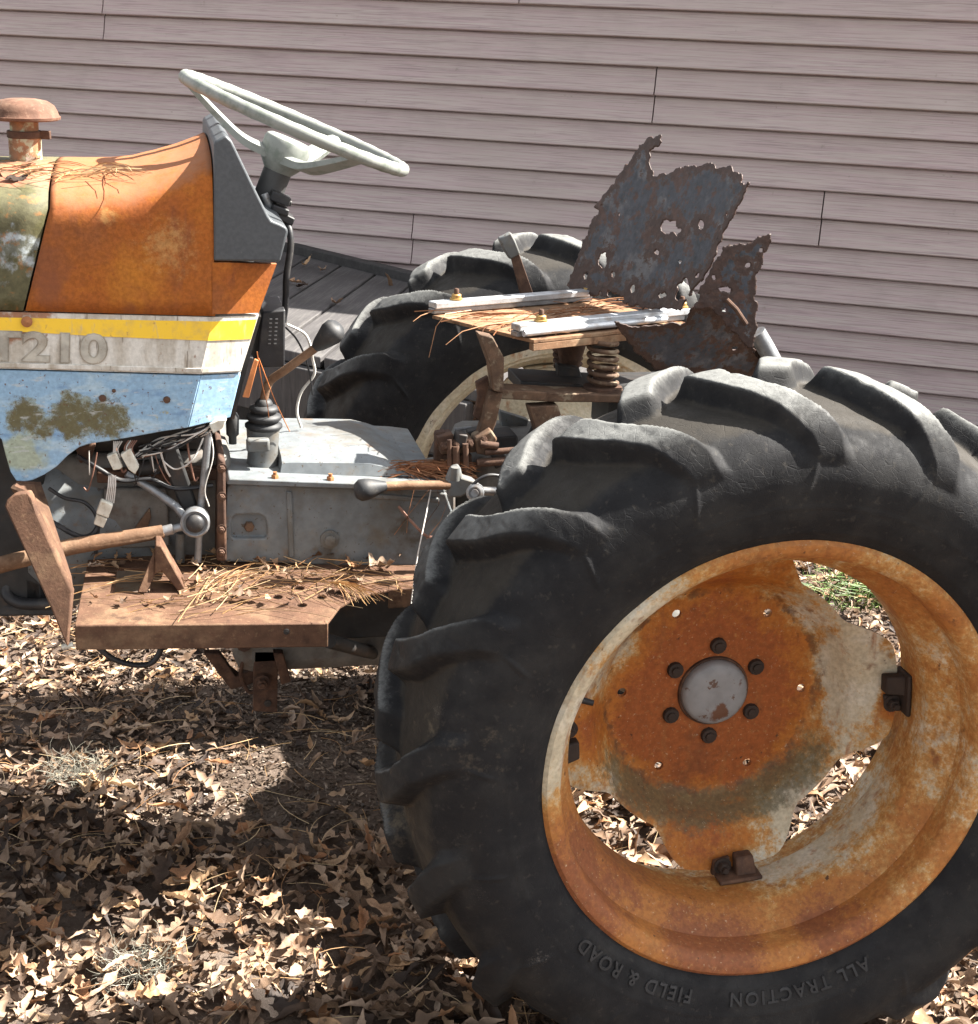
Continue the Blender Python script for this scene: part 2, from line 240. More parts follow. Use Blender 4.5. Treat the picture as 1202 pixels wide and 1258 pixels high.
# seat shell: dark slate paint, rust eating in from the ragged edges
m = M('seat_shell', 0.55, 0.0, 0.4).base((0.040, 0.044, 0.054))
m.layer((0.11, 0.107, 0.11), 18, 0.50, 0.66, seed=1.5, amt=0.8).layer((0.018, 0.024, 0.031), 22, 0.52, 0.66, seed=2.5, amt=0.8)
ed = m.attr('edge'); en = m.math('ADD', ed, m.math('MULTIPLY', m.math('SUBTRACT', m.noise(60, 8, 0.7, None, 0.5, 3.5), 0.5), 1.5))
m.over(m.ramp(en, 0.36, 0.46, 0, 0.9), (0.095, 0.062, 0.038)); m.over(m.ramp(en, 0.37, 0.46, 0, 1), (0.042, 0.022, 0.016))
m.layer((0.060, 0.030, 0.021), 26, 0.54, 0.60, seed=18, amt=0.95, detail=9, rough=0.75).layer((0.07, 0.036, 0.024), 90, 0.58, 0.66, seed=8, amt=0.8).vary(90, 0.2).bump(160, 0.5, 0.0015); MAT['seat_shell'] = m.m

# vinyl siding, embossed grain along its length
m = M('vinyl', 0.55, 0, 0.35).base((0.41, 0.315, 0.31))
gv = m.vec(False, (0.35, 1, 22)); oi = m.n.new('ShaderNodeObjectInfo')
m.layer((0.44, 0.385, 0.345), 7, 0.40, 0.62, seed=1.0, vec=gv, amt=0.75).layer((0.22, 0.162, 0.165), 16, 0.48, 0.66, seed=2.0, vec=gv, amt=0.7)
m.layer((0.29, 0.235, 0.22), 3.0, 0.5, 0.75, seed=3.0, amt=0.45).layer((0.20, 0.17, 0.14), 30, 0.66, 0.74, seed=33.0, amt=0.5).layer((0.36, 0.30, 0.27), 0.9, 0.5, 0.7, vec=m.vec(True), seed=5.5, amt=0.45).bump(26, 0.12, 0.001, vec=gv); MAT['vinyl'] = m.m
plain('wall_backing', (0.10, 0.085, 0.08), 0.9); plain('foundation', (0.16, 0.15, 0.13), 0.9, 0, 0.3, (0.06, 0.06, 0.04), scale=8)
m = M('deck_wood', 0.75, 0, 0.3).base((0.062, 0.058, 0.058)); wv = m.vec(False, (18, 1, 1))
m.layer((0.10, 0.095, 0.09), 6, 0.45, 0.65, seed=1, vec=wv, amt=0.7).layer((0.035, 0.032, 0.032), 14, 0.55, 0.7, seed=2, vec=wv, amt=0.7).vary(4, 0.2).bump(40, 0.3, 0.002, vec=wv); MAT['deck_wood'] = m.m
plain('deck_gap_dirt', (0.13, 0.085, 0.05), 0.95); plain('deck_dark', (0.035, 0.033, 0.032), 0.8, 0, 0.25)

# ground and litter
m = M('soil', 0.95, 0, 0.1).base((0.085, 0.062, 0.048))
wv = m.vec(True)
m.layer((0.13, 0.10, 0.08), 5, 0.45, 0.65, seed=1, vec=wv).layer((0.07, 0.045, 0.03), 26, 0.52, 0.66, seed=2, vec=wv, amt=0.9).layer((0.18, 0.14, 0.11), 160, 0.6, 0.68, seed=3, detail=4, vec=wv, amt=0.8)
m.bump(120, 0.8, 0.006, vec=wv).bump(22, 0.6, 0.015, seed=7, vec=wv); MAT['soil'] = m.m
def leaf_mat(name, use_attr):
    m = M(name, 0.62, 0, 0.3); 
    rnd = m.attr('shade') if use_attr else m.n.new('ShaderNodeObjectInfo').outputs['Random']
    cr = m.n.new('ShaderNodeValToRGB'); m.l.new(rnd, cr.inputs[0]); e = cr.color_ramp.elements
    stops = [(0, (0.030, 0.019, 0.014)), (0.12, (0.07, 0.043, 0.028)), (0.27, (0.15, 0.092, 0.056)), (0.45, (0.25, 0.168, 0.115)), (0.64, (0.37, 0.265, 0.185)), (0.78, (0.40, 0.255, 0.14)), (0.88, (0.28, 0.13, 0.06)), (0.94, (0.35, 0.225, 0.14)), (1.0, (0.50, 0.39, 0.30))]
    e[0].position = 0; e[0].color = (*stops[0][1], 1); e[1].position = 1; e[1].color = (*stops[-1][1], 1)
    for p, c in stops[1:-1]: x = e.new(p); x.color = (*c, 1)
    m.col = cr.outputs[0]; m.l.new(m.col, m.b.inputs['Base Color'])
    m.vary(45, 0.28).layer((0.05, 0.03, 0.018), 90, 0.62, 0.72, seed=4, amt=0.6)
    tr = m.n.new('ShaderNodeBsdfTranslucent'); m.l.new(m.col, tr.inputs[0]); mix = m.n.new('ShaderNodeMixShader'); mix.inputs[0].default_value = 0.16
    m.l.new(m.b.outputs[0], mix.inputs[1]); m.l.new(tr.outputs[0], mix.inputs[2]); m.l.new(mix.outputs[0], m.n['Material Output'].inputs[0])
    m.bump(120, 0.35, 0.001); MAT[name] = m.m
leaf_mat('leaf_single', False); leaf_mat('leaf_mass', True)
def needle_mat(name, stops):
    m = M(name, 0.55, 0, 0.3); cr = m.n.new('ShaderNodeValToRGB'); m.l.new(m.attr('shade'), cr.inputs[0]); e = cr.color_ramp.elements
    e[0].color = (*stops[0], 1); e[1].color = (*stops[-1], 1); x = e.new(0.5); x.color = (*stops[1], 1)
    m.l.new(cr.outputs[0], m.b.inputs['Base Color']); MAT[name] = m.m
needle_mat('needle', [(0.20, 0.10, 0.045), (0.36, 0.22, 0.10), (0.52, 0.40, 0.24)]); needle_mat('needle_red', [(0.12, 0.05, 0.025), (0.26, 0.11, 0.05), (0.36, 0.19, 0.10)])
needle_mat('moss', [(0.12, 0.11, 0.085), (0.19, 0.18, 0.145), (0.27, 0.26, 0.21)]); needle_mat('grass', [(0.05, 0.10, 0.02), (0.09, 0.16, 0.035), (0.20, 0.20, 0.07)])
needle_mat('crumb', [(0.04, 0.028, 0.02), (0.11, 0.078, 0.055), (0.23, 0.175, 0.13)]); plain('nut_dark', (0.030, 0.019, 0.014), 0.75); plain('twig', (0.16, 0.11, 0.07), 0.8)

# ------------------------------------------------------------------ mesh helpers
def frame(axis):
    a = Vector(axis).normalized(); t = Vector((0, 0, 1)) if abs(a.z) < 0.9 else Vector((1, 0, 0))
    x = t.cross(a).normalized(); return x, a.cross(x).normalized(), a
class MB:
    def __init__(s): s.v = []; s.f = []
    def add(s, vs, fs):
        o = len(s.v); s.v += [tuple(p) for p in vs]; s.f += [tuple(i+o for i in f) for f in fs]; return s
    def prism(s, pts, off):                                      # closed solid: outline pts extruded by off
        n = len(pts); off = Vector(off); pts = [Vector(p) for p in pts]
        nrm = Vector((0, 0, 0))
        for i in range(n): nrm += pts[i].cross(pts[(i+1) % n])
        if nrm.dot(off) > 0: pts = pts[::-1]
        return s.add(pts + [p+off for p in pts], [tuple(range(n)), tuple(range(2*n-1, n-1, -1))] + [(i, i+n, (i+1) % n+n, (i+1) % n) for i in range(n)])
    def box(s, c, a, b, d):                                      # centre and three half vectors
        c, a, b, d = Vector(c), Vector(a), Vector(b), Vector(d)
        return s.prism([c-a-b-d, c+a-b-d, c+a+b-d, c-a+b-d], d*2)
    def abox(s, x0, x1, y0, y1, z0, z1): return s.box(((x0+x1)/2, (y0+y1)/2, (z0+z1)/2), ((x1-x0)/2, 0, 0), (0, (y1-y0)/2, 0), (0, 0, (z1-z0)/2))
    def tube(s, pts, r, n=10, cap=True, flat=1.0):
        pts = [Vector(p) for p in pts]; k = len(pts); rs = r if isinstance(r, (list, tuple)) else [r]*k
        vs, fs = [], []; prev = None
        for i, p in enumerate(pts):
            t = (pts[min(i+1, k-1)]-pts[max(i-1, 0)]).normalized()
            if prev is None: x, y, _ = frame(t)
            else:
                x = (prev - t*prev.dot(t)).normalized(); y = t.cross(x)
            prev = x
            for j in range(n):
                a = 2*math.pi*j/n; vs.append(p + (x*math.cos(a)*flat + y*math.sin(a))*rs[i])
        for i in range(k-1):
            for j in range(n): fs.append((i*n+j, i*n+(j+1) % n, (i+1)*n+(j+1) % n, (i+1)*n+j))
        if cap: fs += [tuple(range(n-1, -1, -1)), tuple((k-1)*n+j for j in range(n))]
        return s.add(vs, fs)
    def lathe(s, prof, o, axis, n=24, cap=True):                 # prof (radius, height along axis)
        x, y, a = frame(axis); o = Vector(o); k = len(prof); vs = []; fs = []
        for r, h in prof:
            for j in range(n): t = 2*math.pi*j/n; vs.append(o + a*h + (x*math.cos(t)+y*math.sin(t))*r)
        for i in range(k-1):
            for j in range(n): fs.append((i*n+j, i*n+(j+1) % n, (i+1)*n+(j+1) % n, (i+1)*n+j))
        if cap: fs += [tuple(range(n-1, -1, -1)), tuple((k-1)*n+j for j in range(n))]
        return s.add(vs, fs)
    def hexbolt(s, o, axis, r, h, washer=True):
        if washer: s.lathe([(r*1.45, 0), (r*1.45, h*0.2)], o, axis, 14)
        s.lathe([(r, h*0.2), (r, h*0.85), (r*0.86, h)], o, axis, 6); return s.lathe([(r*0.55, h*0.9), (r*0.5, h*1.5)], o, axis, 10)
    def build(s, name, mat, parent=None, smooth=40, bevel=0.0, seg=2, origin=None):
        me = bpy.data.meshes.new(name); vs = np.array(s.v, dtype=float)
        c = Vector((vs.min(0)+vs.max(0))/2) if origin is None else Vector(origin)
        me.from_pydata([tuple(Vector(v)-c) for v in s.v], [], s.f); 
        bm = bmesh.new(); bm.from_mesh(me); bmesh.ops.recalc_face_normals(bm, faces=bm.faces); bm.to_mesh(me); bm.free()
        return finish(name, me, mat, parent, c, smooth, bevel, seg)
def finish(name, me, mat, parent=None, loc=(0, 0, 0), smooth=40, bevel=0.0, seg=2):
    me.materials.append(MAT[mat]); o = bpy.data.objects.new(name, me); COL.objects.link(o)
    me.polygons.foreach_set('use_smooth', [True]*len(me.polygons)); me.set_sharp_from_angle(angle=R(smooth)); me.update()
    o.location = loc
    if parent is not None: attach(o, parent)
    if bevel:
        b = o.modifiers.new('bevel', 'BEVEL'); b.width = bevel; b.segments = seg; b.limit_method = 'ANGLE'; b.angle_limit = R(35)
    return o
WL = {}
def wloc(o): return WL.get(o.name, o.location) if o.parent else o.location
def attach(o, parent):
    w = Vector(o.location); WL[o.name] = w; o.parent = parent; o.location = w - Vector(wloc(parent))
def tag(o, label=None, cat=None, group=None, kind=None):
    for k, v in (('label', label), ('category', cat), ('group', group), ('kind', kind)):
        if v: o[k] = v
    return o
def empty(name, loc, parent=None):
    o = bpy.data.objects.new(name, None); o.empty_display_size = 0.1; COL.objects.link(o); o.location = loc
    if parent is not None: attach(o, parent)
    return o
def npmesh(name, v, quads, attrs=None):
    me = bpy.data.meshes.new(name); me.vertices.add(len(v)); me.vertices.foreach_set('co', np.ascontiguousarray(v, np.float32).ravel())
    k = quads.shape[1]; me.loops.add(quads.size); me.loops.foreach_set('vertex_index', np.ascontiguousarray(quads, np.int32).ravel())
    me.polygons.add(len(quads)); me.polygons.foreach_set('loop_start', np.arange(0, quads.size, k, dtype=np.int32))
    me.update(calc_edges=True)
    for nm, arr in (attrs or {}).items():
        a = me.attributes.new(nm, 'FLOAT', 'POINT'); a.data.foreach_set('value', np.ascontiguousarray(arr, np.float32))
    return me
def boolean(o, cutter_mb):
    c = cutter_mb.build('cutter', 'black_steel'); b = o.modifiers.new('cut', 'BOOLEAN'); b.object = c; b.operation = 'DIFFERENCE'; b.solver = 'EXACT'
    bpy.context.view_layer.update(); dg = bpy.context.evaluated_depsgraph_get()
    me = bpy.data.meshes.new_from_object(o.evaluated_get(dg)); old = o.data; o.modifiers.clear(); o.data = me
    bpy.data.meshes.remove(old); bpy.data.objects.remove(c)
def smooth3(x, a, b): t = np.clip((x-a)/(b-a), 0, 1); return t*t*(3-2*t)
def curve(pts, n=24):                                            # Catmull-Rom through points
    pts = [Vector(p) for p in pts]; q = [pts[0]*2-pts[1]] + pts + [pts[-1]*2-pts[-2]]; out = []
    for i in range(1, len(q)-2):
        for k in range(n):
            t = k/n; a, b, c, d = q[i-1], q[i], q[i+1], q[i+2]
            out.append(0.5*((2*b) + (c-a)*t + (2*a-5*b+4*c-d)*t*t + (3*b-a-3*c+d)*t**3))
    return out + [pts[-1]]
def px(p): return (Vector(p)-CAM).dot(_f)/FPX                    # metres per photograph pixel at a point

# ================================================================== THE SETTING
def build_ground():
    xs = np.concatenate([[-30, -12, -6, -3.5], np.arange(-2.6, 2.81, 0.03), [3.5, 6, 12, 30]]); ys = np.concatenate([[-30, -12, -6, -3, -1.5], np.arange(-0.6, 5.0, 0.03), [6, 9, 14, 30]])
    X, Y = np.meshgrid(xs, ys, indexing='ij'); Z = np.zeros_like(X)
    for i in range(X.shape[0]):
        for j in range(X.shape[1]):
            Z[i, j] = ground_z(X[i, j], Y[i, j])
    n, k = X.shape; v = np.stack([X.ravel(), Y.ravel(), Z.ravel()], 1)
    I, J = np.meshgrid(np.arange(n-1), np.arange(k-1), indexing='ij'); a = (I*k+J).ravel()
    me = npmesh('ground', v, np.stack([a, a+k, a+k+1, a+1], 1))
    o = finish('ground', me, 'soil', None, (0, 0, 0), 180); tag(o, kind='structure')
def ground_z(x, y):
    if abs(x) > 3.4 or y > 5 or y < -1: return -0.004
    return 0.018*mnoise.noise((x*1.3, y*1.3, 0.3)) + 0.007*mnoise.noise((x*6, y*6, 2.1)) + 0.024
build_ground()

# ---- house wall in doubled clapboard vinyl siding, each panel two courses high
WY = 0.5257; WD = 4.0; WN = Vector((math.sin(WY), math.cos(WY), 0)); WT = Vector((math.cos(WY), -math.sin(WY), 0))
def PW(u, v): return PP(u, v, WN*WD, WN)
zB = PW(480, 64.9).z; CH = (PW(480, 64.9).z - PW(480, 258.6).z)/6.0      # height of one course
def along(u, v): return PW(u, v).dot(WT)
house = empty('house', WN*WD + WT*0.4); tag(house, 'house wall clad in mauve-brown horizontal vinyl clapboard siding behind the tractor', 'house')
joints = {1: [along(129, 20)], 0: [along(805, 118)], -2: [along(1010, 270)], -3: [along(508, 293)], 2: [along(640, 0)], -1: [along(960, 190)+2.4], -4: [along(900, 420)+2.2], 3: [0.2], 4: [1.3], 5: [-0.6], 6: [0.8]}
S0, S1 = along(0, 60)-2.6, along(1202, 300)+4.2
def siding_panel(s0, s1, zlow, lift):
    prof = []
    for c in (0, 1):
        z = c*CH
        prof += [(-0.005, z-0.0015), (0.0225, z-0.002), (0.0245, z+0.0015), (0.0235, z+0.006), (0.0150, z+CH*0.27), (0.0025, z+CH-0.011), (-0.005, z+CH-0.005)]
    prof += [(-0.005, 2*CH+0.004), (-0.008, 2*CH+0.004), (-0.008, -0.001)]
    nseg = max(2, int((s1-s0)/0.3)); vs = []; L = s1-s0; k = len(prof)
    for i in range(nseg+1):
        s = -L/2 + L*i/nseg
        wob = 0.0028*mnoise.noise((s*1.7+s0, zlow*9, 0))
        for o_, z in prof: vs.append((s, -(o_+lift+wob*(1 if o_ > 0 else 0)), z + wob*0.8))
    fs = [(i*k+j, i*k+(j+1) % k, (i+1)*k+(j+1) % k, (i+1)*k+j) for i in range(nseg) for j in range(k)] + [tuple(range(k-1, -1, -1)), tuple(nseg*k+j for j in range(k))]
    me = bpy.data.meshes.new('siding_panel'); me.from_pydata(vs, [], fs)
    bm = bmesh.new(); bm.from_mesh(me); bmesh.ops.recalc_face_normals(bm, faces=bm.faces); bm.to_mesh(me); bm.free()
    o = finish('siding_panel', me, 'vinyl', None, WN*WD + WT*((s0+s1)/2) + Vector((0, 0, zlow)), 25)
    o.rotation_euler = (0, 0, -WY); attach(o, house)
NROW = 6
for row in range(-NROW+1, 8):
    zlow = zB + (row-1)*2*CH                 # row 1 ends at line B
    js = [S0] + sorted(j for j in joints.get(row, []) + [joints.get(row, [0.5])[0]+3.66] if S0 < j < S1-0.3) + [S1]
    for i in range(len(js)-1):
        a, b = js[i], js[i+1]
        if b-a > 0.05: siding_panel(a + (0.0 if i == 0 else 0.0025), b - (0.0025 if i < len(js)-2 else 0), zlow, 0.0)
ZL = zB + (-NROW)*2*CH
mb = MB(); c = WN*(WD+0.07) + WT*((S0+S1)/2); mb.box((c.x, c.y, (ZL+zB+14*CH)/2), WT*((S1-S0)/2), WN*0.06, (0, 0, (zB+14*CH-ZL)/2)); mb.build('wall_sheathing', 'wall_backing', house)
mb = MB(); c = WN*(WD+0.09) + WT*((S0+S1)/2); mb.box((c.x, c.y, ZL/2-0.06), WT*((S1-S0)/2-0.02), WN*0.06, (0, 0, ZL/2+0.05)); mb.build('foundation', 'foundation', house)

# ---- weathered deck in front of the wall
DZ = 0.5
dd = (PZ(452, 343.5, DZ)-PZ(365, 406, DZ)).normalized(); dp = Vector((dd.y, -dd.x, 0))
F0, F1 = PZ(359, 311, DZ), PZ(487, 343, DZ); N0, N1 = PZ(352, 430, DZ), PZ(414, 443, DZ)
deck = empty('deck', (-0.2, 3.4, 0)); tag(deck, 'low deck of weathered dark grey boards between the far tyre and the house', 'deck')
def clip(p0, d, a, b):                       # distance along p0+t*d to the line a-b
    e = b-a; return (e.x*(p0.y-a.y)-e.y*(p0.x-a.x))/(d.x*e.y-d.y*e.x)
SP = 0.176; q0 = PZ(365, 406, DZ).dot(dp)
for i in range(-5, 8):
    corners = []
    for q, lines in ((q0+i*SP+0.006, 0), (q0+(i+1)*SP-0.006, 1)):
        p = dp*q; p.z = DZ; corners.append((p + dd*clip(p, dd, N0, N1), p + dd*clip(p, dd, F0, F1)))
    (a, b), (c, d) = corners
    jit = 0.002*mnoise.noise((i*3.3, 0, 0))
    L = [Vector((p.x, p.y, DZ+jit)) for p in (a, c, d, b)]
    ctr = sum(L, Vector())/4; ang = math.atan2(dd.y, dd.x)-math.pi/2
    Rm = Matrix.Rotation(-ang, 3, 'Z'); loc = [Rm @ (p-ctr) for p in L]
    mb = MB().prism(loc, (0, 0, -0.035)); o = mb.build('deck_board', 'deck_wood', None, 30, 0.004, origin=(0, 0, 0)); o.location = ctr; o.rotation_euler = (0, 0, ang); attach(o, deck)
def strip(p0, p1, w, z0, z1, ext0=0.5, ext1=0.5):
    d = (p1-p0); d.z = 0; d.normalize(); n = Vector((-d.y, d.x, 0)); a = p0-d*ext0; b = p1+d*ext1; c = (a+b)/2
    return MB().box((c.x, c.y, (z0+z1)/2), (b-a)*0.5, n*w/2, (0, 0, (z1-z0)/2))
strip(F0+Vector((0.02, 0.02, 0)), F1+Vector((0.02, 0.02, 0)), 0.05, DZ-0.12, DZ+0.035, 0.5, 0.35).build('edge_beam', 'deck_dark', deck, bevel=0.005)
strip(N0+Vector((-0.01, -0.01, 0)), N1+Vector((-0.01, -0.01, 0)), 0.04, DZ-0.20, DZ-0.037, 0.5, 0.5).build('front_fascia', 'deck_wood', deck, bevel=0.004)
nd = (F1-F0).normalized()
strip(N0+Vector((0.08, 0.12, 0)), N1+Vector((0.08, 0.12, 0)), 0.05, 0, DZ-0.04, 0.4, 0.4).build('support_skirt', 'deck_dark', deck)

# ================================================================== THE TRACTOR
YC = 0.725
tractor = empty('tractor', (-0.4, YC, 0)); tag(tractor, 'old rusty farm tractor without a seat cushion, orange rusted hood and big rear wheels', 'tractor')
T = tractor

# ---- rear wheels
NL = 17
def tyre_mesh():
    ctrl = np.array([(0.012, 0.318), (-0.002, 0.329), (-0.016, 0.352), (-0.026, 0.385), (-0.029, 0.418), (-0.022, 0.448), (-0.006, 0.470), (0.018, 0.485), (0.055, 0.4945), (0.09, 0.499), (0.125, 0.5005)])
    full = np.vstack([ctrl, [(0.25-y, r) for y, r in ctrl[-2::-1]]])
    cum = np.r_[0, np.cumsum(np.hypot(*np.diff(full, axis=0).T))]; NP = 170
    s = np.linspace(0, cum[-1], NP)
    def cr(col):
        t = np.interp(s, cum, np.arange(len(cum))); i = np.clip(t.astype(int), 0, len(cum)-2); u = t-i
        g = lambda k: col[np.clip(k, 0, len(col)-1)]
        a, b, c, d = g(i-1), g(i), g(i+1), g(i+2)
        return 0.5*(2*b+(c-a)*u+(2*a-5*b+4*c-d)*u**2+(3*b-a-3*c+d)*u**3)
    y = cr(full[:, 0]); r = cr(full[:, 1]); dy = np.gradient(y); dr = np.gradient(r); ln = np.hypot(dy, dr); ny, nr = -dr/ln, dy/ln
    NA = 1360; th = np.arange(NA)*2*math.pi/NA
    TH, YY = np.meshgrid(th, y, indexing='ij'); RR = np.broadcast_to(r, TH.shape); H = np.zeros_like(TH)
    pitch = 2*math.pi/NL
    NA2, NP2 = 680, 85; N2 = np.zeros((NA2, NP2)); N3 = np.zeros((NA2, NP2))
    for i in range(NA2):
        t_ = 2*math.pi*i/NA2
        for j in range(NP2):
            q_ = (r[min(2*j, NP-1)]*math.cos(t_), y[min(2*j, NP-1)], r[min(2*j, NP-1)]*math.sin(t_))
            N2[i, j] = mnoise.fractal((q_[0]*38, q_[1]*38, q_[2]*38), 0.9, 2.0, 4); N3[i, j] = mnoise.noise((q_[0]*16+7, q_[1]*16, q_[2]*16))
    N2 = np.repeat(np.repeat(N2, 2, 0), 2, 1); N3 = np.repeat(np.repeat(N3, 2, 0), 2, 1)
    N2 = (N2+np.roll(N2, 1, 0)+np.roll(N2, 1, 1)+np.roll(N2, (1, 1), (0, 1)))/4; N3 = (N3+np.roll(N3, 1, 0))/2
    # coarse wear noise sampled on a small grid
    for side in (0, 1):
        yy = y if side == 0 else 0.25-y
        phi0 = R(89.5) + (0 if side == 0 else pitch/2)
        phi = phi0 + R(11.6)*np.clip(yy/0.125, -0.18, 1.25) + R(2.0)*np.sin(np.clip(yy/0.125, 0, 1)*math.pi)
        ang = (TH - phi + pitch/2) % pitch - pitch/2
        ca = np.where(yy > 0, 0.79, 0.79+0.21*smooth3(-yy, 0, 0.02))
        d = np.abs(ang)*RR*ca + 0.0014*N2 + 0.0014*N3
        onside = (yy < 0.145)
        shoulder = np.clip((r-0.438)/(0.484-0.438), 0, 1)**1.2            # fades down the sidewall
        onlow = np.where(yy < 0.06, shoulder, 1.0)
        cen = 1-smooth3(yy, 0.128, 0.146)
        Hm = (0.0235 + 0.0105*smooth3(yy, -0.005, 0.05))*onlow*cen
        sw_ = np.clip((0.478-r)/0.07, 0, 1)*(yy < 0.06); wt = 0.0165 + 0.002*smooth3(yy, 0.1, 0.0) - 0.004*sw_; wb = wt + 0.0105 + 0.014*sw_
        lin = np.clip((wb-d)/(wb-wt), 0, 1); h = Hm*lin*onside*(1-0.10*np.clip(N2-0.25, 0, 1))
        H = np.maximum(H, h)
        # thin moulded rib running on from the lug across the sidewall
        rib = 0.0016*np.exp(-((ang*RR - 0.012 - (0.47-RR)*0.25)/0.0035)**2)*smooth3(r, 0.39, 0.41)*(1-smooth3(r, 0.46, 0.475))*(yy < 0.06)
        H = np.maximum(H, rib)
    # concentric sidewall mouldings
    H += 0.0012*np.exp(-((RR-0.345)/0.002)**2) + 0.0010*np.exp(-((RR-0.382)/0.0015)**2)
    wear = np.zeros((170, 40))
    for i in range(170):
        for j in range(40): wear[i, j] = mnoise.fractal((6*math.cos(i*2*math.pi/170), 6*math.sin(i*2*math.pi/170), j*0.25), 1.0, 2.0, 4)
    wi = (np.arange(NA)*170/NA).astype(int); wj = (np.arange(NP)*40/NP).astype(int)
    fi = np.arange(NA)*170/NA-wi; fj = np.arange(NP)*40/NP-wj
    W = lambda a, b: wear[np.ix_(a % 170, np.minimum(b, 39))]
    Wn = (W(wi, wj)*(1-fi)[:, None]+W(wi+1, wj)*fi[:, None])*(1-fj)+(W(wi, wj+1)*(1-fi)[:, None]+W(wi+1, wj+1)*fi[:, None])*fj
    lug = H/0.0375
    H = H*(1+0.05*Wn) + 0.0012*Wn
    Y2 = YY + ny*H; R2 = RR + nr*H
    # the tyre flattens a little where it stands
    X = R2*np.cos(TH); Z = R2*np.sin(TH); flat = np.minimum(Z+0.505, 0); Z = np.where(Z < -0.505, -0.505+flat*0.55, Z)
    v = np.stack([X.ravel(), Y2.ravel(), Z.ravel()], 1)
    I, J = np.meshgrid(np.arange(NA), np.arange(NP-1), indexing='ij'); a = (I*NP+J).ravel(); b = (((I+1) % NA)*NP+J).ravel()
    return npmesh('tyre', v, np.stack([a, a+1, b+1, b], 1), {'lug': lug.ravel(), 'groove': (smooth3(np.broadcast_to(r, TH.shape), 0.465, 0.488)*np.clip(1-lug*3, 0, 1)).ravel()})
def lathe_y(prof, n, name, mat, parent, loc, smooth=40):        # prof (radius, y) about the axle
    mb = MB(); vs = []; fs = []; k = len(prof)
    for j in range(n):
        t = 2*math.pi*j/n
        for r, y in prof: vs.append((r*math.cos(t), y, r*math.sin(t)))
    for j in range(n):
        for i in range(k): fs.append((j*k+i, j*k+(i+1) % k, ((j+1) % n)*k+(i+1) % k, ((j+1) % n)*k+i))
    mb.add(vs, fs); o = mb.build(name, mat, None, smooth, origin=(0, 0, 0)); o.location = loc; attach(o, parent); return o
def disc_mesh():
    NT = 192; rs = [0.048, 0.06, 0.09, 0.12, 0.145, 0.162, 0.170, 0.176, 0.184, 0.196, 0.206, 0.213, 0.22]
    def prof(r):
        pts = [(0.0, 0.249), (0.160, 0.249), (0.168, 0.2475), (0.176, 0.241), (0.200, 0.203), (0.208, 0.194), (0.216, 0.189), (0.265, 0.168)]
        return float(np.interp(r, [p[0] for p in pts], [p[1] for p in pts]))
    vs = []; NR = 34
    for j in range(NT):
        th = 2*math.pi*j/NT; dl = abs((math.degrees(th)-5+45) % 90-45)
        t = float(smooth3(np.array(dl), 15, 34)); ro = 0.263*(1-t)+0.2145*t
        for side in (0, 1):
            for i in range(NR):
                r = 0.046 + (ro-0.046)*i/(NR-1); vs.append((r*math.cos(th), prof(r)+side*0.007, r*math.sin(th)))
    fs = []
    for j in range(NT):
        b = j*2*NR; c = ((j+1) % NT)*2*NR
        for i in range(NR-1): fs += [(b+i, c+i, c+i+1, b+i+1), (b+NR+i, b+NR+i+1, c+NR+i+1, c+NR+i)]
        fs += [(b+NR-1, c+NR-1, c+2*NR-1, b+2*NR-1), (b, b+NR, c+NR, c)]
    return vs, fs
RIM = [(0.300, 0.014), (0.302, 0.006), (0.308, -0.001), (0.316, -0.006), (0.324, -0.007), (0.330, -0.003), (0.3315, 0.004), (0.329, 0.004), (0.324, 0.000), (0.317, 0.001), (0.311, 0.006), (0.306, 0.016),
       (0.3055, 0.05), (0.297, 0.060), (0.285, 0.078), (0.276, 0.088), (0.2735, 0.095), (0.2735, 0.155), (0.278, 0.163), (0.300, 0.185), (0.3055, 0.20), (0.3055, 0.238), (0.312, 0.248), (0.330, 0.252),
       (0.330, 0.248), (0.313, 0.243), (0.301, 0.236), (0.3005, 0.202), (0.296, 0.190), (0.274, 0.168), (0.269, 0.158), (0.2685, 0.096), (0.271, 0.085), (0.280, 0.074), (0.292, 0.057), (0.300, 0.048)]
TYRE = tyre_mesh()
wheelparts = {}
